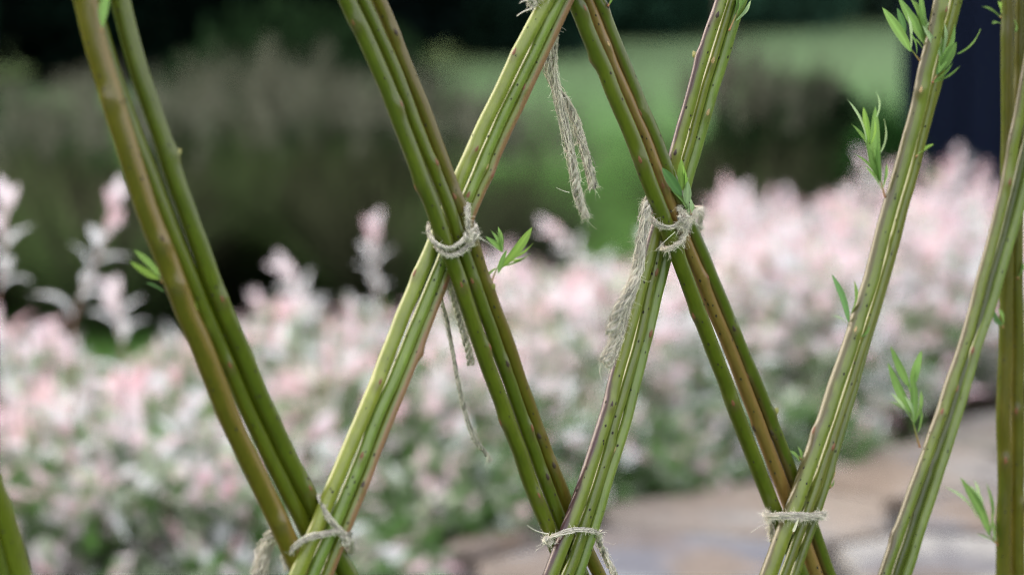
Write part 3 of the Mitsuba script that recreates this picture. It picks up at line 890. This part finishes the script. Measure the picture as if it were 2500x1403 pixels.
rod('S1', 'purple flushed rod on the left of the bundle behind the twine knot', [(1760, 0), (1736, 76), (1714, 140), (1678, 280), (1648, 380), (1622, 470), (1597, 560), (1582, 640), (1566, 700), (1529, 840), (1489, 980), (1446, 1120), (1392, 1260), (1367, 1342), (1346, 1403)], 31, 39, LIME * 0.85, FS, off=0.0,
    flush=PURPLE, fside=-1, famt=0.95, buds=[(1694, 138, 'nub'), (1648, 376, 'dark'), (1492, 988, 'dark'), (1750, 38, 'dark')])
rod('S2', 'slim green middle rod of the bundle behind the twine knot', [(1783, 0), (1764, 76), (1739, 140), (1702, 280), (1672, 380), (1640, 490), (1618, 570), (1606, 640), (1590, 700), (1557, 840), (1516, 980), (1480, 1120), (1426, 1260), (1405, 1342), (1385, 1403)], 22, 30, LIME * 0.72, FS, off=0.0015,
    flush=SAGEG, fside=-1, famt=0.4, buds=[(1740, 150, 'pale'), (1603, 600, 'red'), (1602, 665, 'red'), (1500, 1095, 'pale')])
rod('S3', 'fresh green rod on the right of the bundle behind the twine knot', [(1808, 0), (1789, 76), (1766, 140), (1726, 280), (1692, 380), (1668, 470), (1646, 560), (1625, 640), (1610, 700), (1578, 840), (1536, 980), (1503, 1120), (1458, 1260), (1430, 1342), (1414, 1403)], 29, 26, SAGEG, FS, off=0.001,
    buds=[(1728, 276, 'pale'), (1588, 813, 'red')])
rod('T1', 'purple edged green rod with leaf tufts on the left of the right-hand bundle', [(2298, 0), (2252, 200), (2235, 280), (2197, 420), (2161, 560), (2119, 700), (2075, 840), (2027, 980), (1977, 1120), (1952, 1200), (1936, 1240), (1915, 1290), (1879, 1403)], 36, 41, LIME * 0.85, FS, off=-0.001,
    flush=PURPLE * 1.2, fside=-1, famt=0.6, buds=[(2307, 26, 'red'), (2249, 218, 'pale'), (2087, 810, 'pale'), (1985, 1058, 'red')])
rod('T2', 'yellowish green slim rod along the right of the right-hand bundle', [(2331, 0), (2285, 200), (2266, 280), (2227, 420), (2192, 560), (2150, 700), (2108, 840), (2058, 980), (2011, 1120), (1987, 1200), (1970, 1240), (1951, 1290), (1913, 1403)], 27, 25, LIME * 0.78, FS, off=0.001,
    flush=OLIVE, fside=1, famt=0.5, buds=[(2169, 588, 'pale'), (2033, 1090, 'red'), (1978, 1180, 'pale')])
rod('T3', 'hidden back rod of the right-hand bundle, seen at its foot', [(2336, 0), (2288, 200), (2270, 280), (2230, 420), (2196, 560), (2154, 700), (2113, 840), (2070, 980), (2034, 1120), (2008, 1200), (1995, 1240), (1977, 1290), (1938, 1403)], 22, 25, LIME * 0.66, FS, off=0.005,
    buds=[(2036, 1155, 'pale')])
rod('U1', 'purple flushed rod on the left of the far right slanting bundle', [(2540, 0), (2486, 280), (2458, 420), (2432, 560), (2399, 700), (2354, 840), (2304, 980), (2254, 1120), (2210, 1260), (2158, 1403)], 29, 32, LIME * 0.78, FS, off=-0.002,
    flush=PURPLE * 1.2, fside=-1, famt=0.6, buds=[(2464, 447, 'red'), (2335, 945, 'red'), (2298, 1010, 'red'), (2175, 1310, 'dark')])
rod('U2', 'dark grooved middle rod of the far right slanting bundle', [(2576, 0), (2522, 280), (2490, 420), (2456, 560), (2418, 700), (2374, 840), (2324, 980), (2278, 1120), (2236, 1260), (2185, 1403)], 24, 26, DEEP * 1.1, FS, off=0.003,
    buds=[(2270, 1130, 'dark'), (2226, 1250, 'red')])
rod('U3', 'bright green right rod of the far right slanting bundle', [(2596, 0), (2542, 280), (2507, 420), (2472, 560), (2434, 700), (2392, 840), (2344, 980), (2298, 1120), (2255, 1260), (2210, 1403)], 27, 27, SAGEG * 0.9, FS, off=0.0005,
    buds=[(2374, 860, 'red')])
rod('V1', 'upright olive rod left of the pair at the right edge', [(2459, 0), (2456, 280), (2458, 560), (2458, 700), (2455, 840), (2451, 980), (2450, 1120), (2450, 1403)], 30, 37, OLIVE * 0.9, 0.0, off=0.018,
    flush=GREEN, fside=-1, famt=0.6, buds=[(2462, 420, 'red'), (2455, 1120, 'red')])
rod('V2', 'upright brownish green rod right of the pair at the right edge', [(2494, 0), (2490, 280), (2482, 560), (2480, 700), (2483, 840), (2484, 980), (2484, 1120), (2485, 1403)], 29, 37, OLIVE * 0.75 + GREEN * 0.2, 0.0, off=0.019,
    buds=[(2482, 1000, 'red'), (2498, 1230, 'dark')])
rod('W1', 'blurred green rod cut by the lower left corner', [(-200, 700), (-110, 960), (-38, 1130), (-8, 1215), (20, 1290), (52, 1403)], 54, 52, GREEN, BS, off=0.0)
rod('W2', 'second blurred rod half outside the lower left corner', [(-250, 700), (-160, 960), (-86, 1130), (-52, 1215), (-26, 1290), (4, 1403)], 52, 50, GREEN * 0.85, BS, off=0.004)

# ------------------------------------------------------------------ leafy shoots on the rods
FRESH, PALE, DARKG, YOUNG = (np.array(c) for c in ((0.225, 0.370, 0.110), (0.370, 0.490, 0.260), (0.105, 0.205, 0.075), (0.270, 0.430, 0.095)))
TOCAM = -unit(P0 - CAM)


def shoot(code, stalk, leaves, off0, seed, tint=1.0):
    """stalk: photograph points from the rod outwards; leaves: (base x, y, tip x, y, width, colour)"""
    r = np.random.default_rng(seed)
    rd = RODS[code]
    o = float(rd.offset(stalk[0][1])) + off0
    p = spline([pt(x, y, o + 0.0012 * k) for k, (x, y) in enumerate(stalk)], 0.0015)
    q = pix(*stalk[0])
    v, f = tube(p, np.linspace(2.6, 1.5, len(p)) * q, 7)
    g = np.linspace(0, 1, len(p))[:, None]
    c = np.repeat(np.array([0.34, 0.14, 0.06]) * (1 - g) + np.array([0.2, 0.3, 0.08]) * g, 7, axis=0)
    c = np.vstack([c, c[:1], c[-1:]])
    sh = part(rd.key, 'shoot', shape(v, f, 'willow_bud', c))
    leaves = list(leaves)
    if len(leaves) >= 5:
        for k in range(5):
            bx, by, tx, ty, w, colr = leaves[r.integers(len(leaves))]
            a, m = r.uniform(-0.45, 0.45), r.uniform(0.6, 0.95)
            dx, dy = (tx - bx) * m, (ty - by) * m
            leaves.append((bx + r.uniform(-3, 3), by + r.uniform(-3, 3), bx + dx * math.cos(a) - dy * math.sin(a), by + dx * math.sin(a) + dy * math.cos(a), r.uniform(9, 16), colr * r.uniform(0.8, 1.15)))
    for k, (bx, by, tx, ty, w, colr) in enumerate(leaves):
        dz = r.uniform(-0.006, 0.006)
        face = unit(TOCAM + 0.5 * r.normal(0, 1, 3) * [1, 0.4, 0.5])
        w = w * 0.92
        roll = 1.0
        if w < 13:                      # a leaf seen nearly edge on keeps its real width
            side = unit(np.cross(pt(tx, ty, o) - pt(bx, by, o), TOCAM))
            face = unit(side * 0.9 + TOCAM * 0.45)
            w = w * 1.5
        v, f, c = leaf_mesh(pt(bx, by, o + 0.0006 * (k % 3)), pt(tx, ty, o + dz), w * q, face, curve=r.uniform(0.02, 0.12), fold=0.4, twist=r.uniform(-0.5, 0.5), col=colr * tint * r.uniform(0.9, 1.1), n=14)
        part(sh, 'leaf', shape(v, f, 'willow_leaf', c))


shoot('T1', [(2249, 154), (2236, 136), (2222, 118)], [(2224, 126, 2157, 20, 27, FRESH), (2210, 84, 2192, 21, 18, DARKG), (2223, 122, 2219, 33, 14, PALE), (2238, 132, 2226, 78, 8, FRESH)], 0.002, 1)
shoot('T1', [(2262, 128), (2257, 112), (2252, 96)], [(2257, 108, 2196, -6, 25, FRESH), (2254, 102, 2237, -2, 25, FRESH * 0.8), (2262, 92, 2259, 35, 9, PALE), (2253, 120, 2230, 92, 10, FRESH), (2259, 98, 2246, -30, 16, FRESH)], 0.006, 2)
shoot('T2', [(2276, 203), (2285, 186), (2296, 160)], [(2292, 178, 2330, 33, 33, FRESH * 1.15), (2286, 182, 2327, 95, 27, DARKG), (2292, 178, 2336, 103, 26, FRESH * 0.75), (2337, 132, 2402, 76, 11, FRESH * 0.9), (2277, 202, 2348, 164, 10, FRESH * 0.8), (2298, 140, 2293, 48, 10, PALE)], -0.006, 3)
shoot('T1', [(2161, 482), (2157, 468), (2153, 452), (2146, 415)], [(2116, 350, 2078, 240, 10, PALE), (2122, 350, 2108, 261, 17, YOUNG), (2137, 420, 2137, 260, 26, FRESH), (2140, 285, 2146, 222, 10, PALE), (2150, 372, 2167, 291, 11, PALE * 0.9), (2134, 402, 2089, 299, 13, FRESH * 0.9), (2152, 446, 2141, 345, 21, FRESH * 0.9), (2149, 444, 2112, 345, 15, FRESH * 0.85), (2152, 462, 2114, 404, 10, FRESH), (2155, 458, 2167, 398, 11, FRESH)], 0.001, 4)
shoot('T2', [(2236, 384), (2244, 374)], [(2243, 375, 2279, 350, 15, YOUNG)], -0.004, 5)
shoot('T1', [(2078, 796), (2071, 784)], [(2072, 786, 2036, 668, 21, DARKG * 1.3), (2077, 765, 2094, 685, 11, FRESH * 0.8), (2070, 795, 2034, 765, 7, PALE)], 0.002, 6)
shoot('T2', [(2100, 826), (2104, 820)], [(2102, 822, 2126, 794, 13, FRESH * 0.9)], -0.005, 7)
shoot('U1', [(2246, 1092), (2238, 1064), (2230, 1032)], [(2220, 945, 2176, 850, 21, FRESH), (2224, 1008, 2167, 889, 23, FRESH * 0.95), (2226, 950, 2248, 856, 23, FRESH * 1.1), (2231, 1034, 2231, 920, 21, FRESH * 0.85), (2227, 1028, 2176, 955, 12, PALE), (2241, 1054, 2250, 986, 13, FRESH * 0.8)], 0.002, 8)
shoot('V1', [(2436, 1330), (2424, 1316), (2410, 1295)], [(2385, 1264, 2316, 1180, 12, PALE), (2416, 1306, 2356, 1170, 27, FRESH * 0.8), (2394, 1240, 2381, 1170, 11, PALE), (2427, 1320, 2421, 1258, 14, FRESH * 0.8), (2430, 1326, 2386, 1300, 7, PALE * 0.7)], 0.0, 9)
shoot('R3', [(1687, 524), (1684, 512), (1678, 495)], [(1664, 478, 1617, 410, 27, DARKG * 1.2), (1665, 464, 1663, 388, 21, YOUNG * 0.75), (1676, 500, 1680, 444, 22, PALE * 0.8), (1680, 516, 1638, 457, 13, FRESH * 0.8), (1684, 522, 1686, 478, 11, PALE), (1672, 470, 1668, 400, 12, YOUNG)], -0.006, 10)
shoot('A3', [(1198, 694), (1206, 672), (1216, 648)], [(1226, 615, 1218, 552, 11, FRESH), (1220, 655, 1304, 556, 25, YOUNG * 0.8), (1238, 632, 1304, 599, 10, YOUNG), (1234, 648, 1298, 620, 10, FRESH * 0.8), (1210, 655, 1180, 686, 14, FRESH * 0.75), (1216, 668, 1236, 610, 15, FRESH)], -0.003, 11)
shoot('P2', [(396, 690), (388, 676)], [(392, 674, 330, 610, 21, FRESH), (390, 682, 320, 642, 19, YOUNG * 0.8), (400, 712, 356, 688, 10, DARKG)], 0.010, 12)
shoot('S3', [(1780, 76), (1792, 48), (1806, 14)], [(1797, 50, 1836, 2, 14, PALE), (1800, 36, 1808, -22, 13, FRESH), (1794, 34, 1800, -30, 11, FRESH * 0.8), (1804, 20, 1826, -30, 12, FRESH)], -0.006, 13)
shoot('P1', [(249, 78), (250, 62)], [(250, 68, 268, -40, 30, FRESH)], -0.012, 14)
shoot('V1', [(2444, 44), (2440, 38)], [(2441, 42, 2400, 13, 13, FRESH * 0.6), (2442, 58, 2424, 55, 11, FRESH * 0.7), (2443, 32, 2440, 4, 12, YOUNG), (2478, 78, 2480, 48, 12, FRESH)], -0.004, 15)
shoot('P2', [(486, 770), (480, 758)], [(482, 764, 460, 724, 15, YOUNG)], -0.004, 16)
shoot('R3', [(1956, 1122), (1950, 1112)], [(1957, 1122, 1949, 1088, 12, FRESH), (1952, 1126, 1929, 1098, 13, FRESH * 0.8)], -0.004, 17)
shoot('V1', [(2450, 800), (2446, 790)], [(2447, 795, 2425, 762, 18, DARKG), (2449, 790, 2440, 752, 12, FRESH * 0.8)], -0.004, 18)
shoot('V2', [(2484, 680), (2488, 672)], [(2487, 674, 2500, 640, 13, FRESH * 0.8)], -0.004, 19)
shoot('R3', [(1484, 16), (1490, 4), (1496, -16)], [(1488, 10, 1498, -30, 11, YOUNG)], -0.006, 20)
shoot('T3', [(2026, 1190), (2030, 1180)], [(2022, 1194, 2040, 1168, 8, FRESH * 0.7)], -0.002, 21)

# ------------------------------------------------------------------ twine
HEMP = np.array([0.52, 0.475, 0.41])


def rope(pts, w, r, step=0.0005, pitch=None, tone=HEMP, fray=0.0):
    """three twisted plies; w: width in metres"""
    p = spline(pts, step)
    t, n, b = frames(p)
    s = np.r_[0, np.cumsum(np.linalg.norm(np.diff(p, axis=0), axis=1))]
    pitch = pitch or w * 3.4
    out = []
    for k in range(3):
        th = s / pitch * 2 * np.pi + k * 2 * np.pi / 3
        wob = 1 + 0.35 * (meshkit.fbm(np.c_[s / w * 0.8 + k * 9, np.full((len(s), 2), r.random() * 50)], 2) - 0.5)
        open_ = 1 + fray * np.clip((s - 0.55 * s[-1]) / (0.45 * s[-1] + 1e-9), 0, 1)
        c = p + (w * 0.31 * wob * open_)[:, None] * (np.cos(th)[:, None] * n + np.sin(th)[:, None] * b)
        rr = w * 0.20 * wob
        # fibres make every ply ridged
        sides = 9
        a = np.arange(sides) * 2 * np.pi / sides
        tt, nn, bb = frames(c)
        rid = 1 + 0.16 * np.sin(3 * a[None] + (s / w * 5.0)[:, None] + k)
        v = c[:, None] + (rr[:, None] * rid)[..., None] * (np.cos(a)[None, :, None] * nn[:, None] + np.sin(a)[None, :, None] * bb[:, None])
        m = meshkit.fbm(np.c_[s / w * 1.2, np.full((len(s), 2), k * 7.0 + r.random() * 30)], 3)
        col = tone * np.clip(-0.25 + 2.1 * m[:, None, None], 0.08, 1.6) * (0.88 + 0.24 * r.random((len(s), sides, 1)))
        vv, ff = grid_faces(v, True)
        out.append((vv, ff, np.vstack([col.reshape(-1, 3), tone[None], tone[None]])))
    return join(out), p


def fibres(p, n, L, spread, r, tone=HEMP * 1.3, rad=0.00010, along=0.5, sag=0.2):
    """stray fibres standing off a twine whose middle line is p"""
    out = []
    t, nn, bb = frames(p)
    for k in range(n):
        i = r.integers(0, len(p))
        a = r.random() * 2 * np.pi
        o = math.cos(a) * nn[i] + math.sin(a) * bb[i]
        l = L * r.lognormal(0, 0.45)
        d = unit(o + t[i] * r.normal(0, along))
        curl = unit(r.normal(0, 1, 3))
        u = np.linspace(0, 1, 7)[:, None]
        q = p[i] + o * spread * r.random() * 0.6 + d * l * u + curl * l * 0.45 * u ** 2 * r.uniform(-1, 1) + np.cross(curl, d) * l * 0.18 * np.sin(u * 6) - np.array([0, 0, 1]) * l * sag * u ** 2
        v, f = tube(q, rad * np.linspace(1.1, 0.5, 7) * r.uniform(0.7, 1.4), 3, cap=False)
        out.append((v, f, tone * r.uniform(0.6, 1.6)))
    return join(out)


def lay_fibres(p, n, w, r, tone=HEMP, rad=0.00014, length=0.3):
    """loose fibres lying along a frayed twine"""
    out = []
    t, nn, bb = frames(p)
    m = len(p)
    for k in range(n):
        i0 = r.integers(0, int(m * (1 - length * 0.5)))
        i1 = min(m, i0 + max(6, int(m * length * r.uniform(0.4, 1.2))))
        idx = np.linspace(i0, i1 - 1, 9).astype(int)
        a0, tw = r.random() * 2 * np.pi, r.normal(0, 1.2)
        u = np.linspace(0, 1, 9)
        R = w * 0.5 * r.uniform(0.35, 1.05) * (1 + 0.6 * u * r.random())
        a = a0 + tw * u
        q = p[idx] + (R * np.cos(a))[:, None] * nn[idx] + (R * np.sin(a))[:, None] * bb[idx] + r.normal(0, w * 0.06, (9, 3))
        v, f = tube(spline(q, 0.0012) if False else q, rad * r.uniform(0.6, 1.5), 3, cap=False)
        out.append((v, f, tone * r.uniform(0.45, 1.7)))
    return join(out)


def P(*pts):
    return [pt(x, y, o) for x, y, o in pts]


def tie(label, loops, tails=(), knots=(), seed=0, fuzz=60, w=15, fl=7.0, extra=None):
    """loops: point lists that pass round the rods; tails: (points, width px, loose fibres, fuzz)"""
    r = np.random.default_rng(seed)
    key = thing('twine_tie', label, 'twine', 'twine ties of the lattice fence')
    fz = []
    for L in loops:
        q = pix(L[0][0], L[0][1])
        (v, f, c), p = rope(P(*[(x, y, o * 0.8) for x, y, o in L]), w * 0.70 * q, r)
        part(key, 'loop', shape(v, f, 'twine_fibre', c))
        fz.append(fibres(p, fuzz * 3, fl * q, w * q * 0.5, r))
        fz.append(lay_fibres(p, fuzz, w * q * 0.85, r, length=0.25))
    for (kx, ky, ko, kr) in knots:
        q = pix(kx, ky)
        u = np.linspace(0, 2 * np.pi, 26)
        c = pt(kx, ky, ko * 0.85)
        S = q * kr
        pp = c + S * ((np.sin(u) + 1.4 * np.sin(2 * u))[:, None] * H * 0.42 + (np.cos(u) - 1.4 * np.cos(2 * u))[:, None] * np.array([0, 0, 0.42]) + (np.sin(3 * u) * 0.5)[:, None] * NRM * 0.6)
        (v, f, c2), p = rope(pp, w * q * 0.66, r)
        part(key, 'knot', shape(v, f, 'twine_fibre', c2))
        fz.append(fibres(p, fuzz, fl * q * 1.3, w * q * 0.5, r))
    for (tp, tw, loose, tf) in tails:
        q = pix(tp[0][0], tp[0][1])
        (v, f, c), p = rope(P(*tp), tw * q, r, fray=0.5)
        part(key, 'tail', shape(v, f, 'twine_fibre', c))
        if loose:
            fz.append(lay_fibres(p, loose, tw * q * 1.25, r))
        fz.append(fibres(p, tf * 3, fl * q * 1.2, tw * q * 0.5, r))
        fz.append(fibres(p[-12:], max(8, tf // 6), fl * q * 1.6, tw * q * 0.4, r, along=2.0, sag=0.7))
    if extra:
        for (tp, wpx) in extra:
            q = pix(tp[0][0], tp[0][1])
            p = spline(P(*tp), 0.0008)
            v, f = tube(p, np.linspace(wpx, wpx * 0.5, len(p)) * q / 2, 5)
            fz.append((v, f, HEMP * 1.3))
    v, f, c = join(fz)
    part(key, 'fuzz', shape(v, f, 'twine_fibre', c), stuff=True)
    return key


tie('twine tie round the crossing of the second and rising middle bundles', [
    [(1048, 548, 0.006), (1046, 562, 0.0), (1054, 584, -0.007), (1070, 599, -0.0125), (1093, 606, -0.0145), (1113, 600, -0.0145), (1130, 586, -0.014), (1144, 572, -0.012), (1154, 560, -0.006), (1158, 548, 0.006), (1140, 540, 0.013), (1095, 542, 0.014), (1060, 545, 0.011), (1048, 548, 0.006)],
    [(1066, 600, -0.004), (1078, 616, -0.011), (1096, 624, -0.0145), (1116, 620, -0.015), (1136, 606, -0.0145), (1154, 588, -0.011), (1166, 572, -0.003), (1150, 556, 0.010), (1110, 575, 0.0135), (1078, 590, 0.010), (1066, 600, -0.004)],
    [(1152, 598, -0.0125), (1147, 575, -0.0145), (1143, 548, -0.0140), (1141, 524, -0.012), (1139, 505, -0.006), (1145, 500, 0.004)]],
    tails=[([(1086, 652, 0.004), (1095, 685, 0.009), (1108, 730, 0.011), (1124, 788, 0.011), (1140, 842, 0.010), (1150, 890, 0.009)], 15, 60, 50),
           ([(1082, 700, 0.012), (1078, 735, 0.014), (1088, 768, 0.015), (1097, 812, 0.015), (1106, 862, 0.015), (1116, 922, 0.014), (1131, 986, 0.013), (1146, 1036, 0.013), (1163, 1078, 0.013), (1181, 1100, 0.013), (1197, 1126, 0.013)], 11, 20, 40)],
    knots=[(1148, 582, -0.0135, 17)], seed=1, w=15, extra=[([(1156, 570, -0.012), (1180, 585, -0.014), (1215, 610, -0.015)], 2.2)])

tie('sharp frayed twine knot round the crossing in the middle right', [
    [(1584, 518, 0.006), (1588, 534, -0.003), (1606, 549, -0.0105), (1628, 556, -0.0135), (1650, 551, -0.0135), (1668, 541, -0.0125), (1690, 526, -0.011), (1705, 516, -0.006), (1712, 511, 0.003), (1692, 508, 0.012), (1640, 512, 0.013), (1602, 514, 0.011), (1584, 518, 0.006)],
    [(1664, 534, -0.0125), (1675, 556, -0.0140), (1670, 578, -0.0140), (1652, 597, -0.0140), (1632, 607, -0.0125), (1619, 607, -0.005), (1612, 592, 0.008)],
    [(1660, 500, -0.006), (1668, 520, -0.0115), (1682, 538, -0.013), (1676, 552, -0.0145), (1660, 552, -0.0145)],
    [(1686, 540, -0.0115), (1700, 518, -0.0095), (1712, 524, -0.006), (1709, 545, -0.004), (1713, 556, 0.0)]],
    tails=[([(1584, 486, 0.002), (1577, 510, -0.004), (1573, 545, -0.006), (1567, 585, -0.0065), (1560, 625, -0.007), (1554, 660, -0.007), (1544, 692, -0.0075), (1526, 728, -0.008), (1508, 758, -0.008), (1496, 796, -0.008), (1486, 815, -0.008)], 21, 260, 150),
           ([(1560, 640, -0.006), (1548, 690, -0.0065), (1532, 735, -0.007), (1516, 775, -0.007), (1504, 812, -0.007), (1494, 842, -0.007), (1482, 868, -0.007), (1473, 884, -0.007)], 17, 160, 120),
           ([(1540, 730, -0.006), (1528, 770, -0.0065), (1516, 815, -0.0065), (1506, 850, -0.0065), (1494, 876, -0.006), (1486, 896, -0.006)], 12, 90, 80)],
    knots=[(1669, 541, -0.0145, 17)], seed=2, w=14, fuzz=110, fl=9.0,
    extra=[([(1468, 886, -0.006), (1464, 905, -0.006), (1470, 928, -0.006)], 2.2), ([(1700, 545, -0.008), (1715, 555, -0.008), (1732, 566, -0.008)], 1.6), ([(1648, 566, -0.0145), (1622, 590, -0.012), (1600, 612, -0.009)], 2.4)])

tie('tie at the top edge whose doubled twine tail hangs over the lawn', [
    [(1292, -14, 0.004), (1304, 2, -0.004), (1330, -12, -0.012), (1365, -22, -0.0135), (1400, -24, -0.0125), (1440, -20, -0.004), (1470, -16, 0.006), (1420, -14, 0.013), (1350, -10, 0.013), (1292, -14, 0.004)]],
    tails=[([(1356, 40, 0.010), (1354, 90, 0.013), (1350, 140, 0.014), (1352, 190, 0.014), (1364, 245, 0.014), (1380, 310, 0.013), (1392, 370, 0.013), (1402, 425, 0.013), (1414, 485, 0.013), (1431, 530, 0.013)], 18, 140, 130),
           ([(1340, 60, 0.010), (1334, 130, 0.013), (1345, 190, 0.016), (1372, 235, 0.017), (1396, 275, 0.017), (1414, 325, 0.017), (1428, 375, 0.016), (1440, 425, 0.016), (1448, 462, 0.016)], 18, 140, 130)],
    knots=[(1300, 2, -0.004, 14)], seed=3, w=15, fuzz=70, fl=10.0,
    extra=[([(1390, 470, 0.013), (1375, 466, 0.013), (1358, 458, 0.013)], 2.5), ([(1298, 22, -0.004), (1280, 28, -0.004), (1262, 40, -0.004)], 4.5), ([(1296, 6, -0.004), (1282, 2, -0.004), (1268, 9, -0.004)], 4), ([(1431, 532, 0.013), (1440, 545, 0.013), (1458, 560, 0.013)], 2.0)])

tie('blurred twine tie at the lower left crossing with a white loop', [
    [(776, 1208, 0.004), (784, 1226, -0.006), (798, 1254, -0.0125), (816, 1280, -0.0145), (838, 1302, -0.0135), (855, 1318, -0.008), (852, 1345, 0.004), (820, 1300, 0.013), (785, 1225, 0.013), (776, 1208, 0.004)],
    [(698, 1358, 0.004), (710, 1347, -0.004), (733, 1324, -0.0115), (760, 1310, -0.0150), (790, 1304, -0.0150), (814, 1296, -0.0155), (836, 1300, -0.0150), (854, 1312, -0.011), (860, 1326, -0.002), (840, 1335, 0.012), (775, 1340, 0.015), (715, 1352, 0.012), (698, 1358, 0.004)]],
    tails=[([(680, 1296, 0.010), (662, 1312, 0.014), (648, 1340, 0.016), (638, 1375, 0.016), (630, 1415, 0.016), (626, 1460, 0.015)], 28, 260, 140),
           ([(692, 1350, 0.006), (694, 1370, 0.004), (700, 1392, 0.003)], 12, 20, 20)],
    knots=[(844, 1312, -0.014, 16)], seed=4, w=16)

tie('fuzzy twine tie round the lower middle crossing over the path', [
    [(1328, 1318, 0.006), (1338, 1315, -0.004), (1360, 1305, -0.0105), (1384, 1296, -0.0135), (1410, 1292, -0.0135), (1436, 1294, -0.0130), (1456, 1298, -0.0095), (1465, 1303, -0.001), (1455, 1309, 0.010), (1400, 1311, 0.013), (1345, 1318, 0.011), (1328, 1318, 0.006)]],
    tails=[([(1460, 1300, 0.002), (1462, 1318, 0.006), (1470, 1340, 0.008), (1482, 1368, 0.009), (1497, 1398, 0.009), (1512, 1430, 0.009)], 15, 70, 60)],
    knots=[(1340, 1318, -0.006, 11)], seed=5, w=13, fuzz=120, fl=8,
    extra=[([(1340, 1302, -0.004), (1312, 1296, -0.004), (1287, 1281, -0.004)], 3.4)])

k6 = tie('hairy twine band round the lower right crossing with a straw sliver', [
    [(1872, 1250, 0.004), (1878, 1256, -0.005), (1904, 1256, -0.0115), (1940, 1254, -0.0140), (1970, 1257, -0.0135), (1996, 1256, -0.0105), (2012, 1251, -0.001), (1990, 1248, 0.011), (1930, 1249, 0.013), (1888, 1249, 0.011), (1872, 1250, 0.004)],
    [(1876, 1262, 0.002), (1890, 1264, -0.008), (1920, 1262, -0.0135), (1950, 1262, -0.0145), (1980, 1262, -0.0125), (2008, 1258, -0.003), (1985, 1256, 0.011), (1930, 1257, 0.0135), (1885, 1258, 0.010), (1876, 1262, 0.002)]],
    tails=[([(1878, 1262, 0.004), (1880, 1280, 0.008), (1884, 1302, 0.010), (1886, 1322, 0.011)], 12, 40, 60)],
    seed=6, w=14, fuzz=230, fl=9, extra=[([(1876, 1272, -0.004), (1856, 1284, -0.004), (1832, 1300, -0.004)], 1.8)])
q = pix(1945, 1275)
v, f, c = leaf_mesh(pt(1951, 1262, -0.0165), pt(1936, 1298, -0.0165), 7 * q, TOCAM, curve=0.0, fold=0.2, col=(0.62, 0.58, 0.42), rib=1.0, blunt=0.15)
part(k6, 'straw_sliver', shape(v, f, 'twine_fibre', c), 'pale straw sliver caught under the twine')
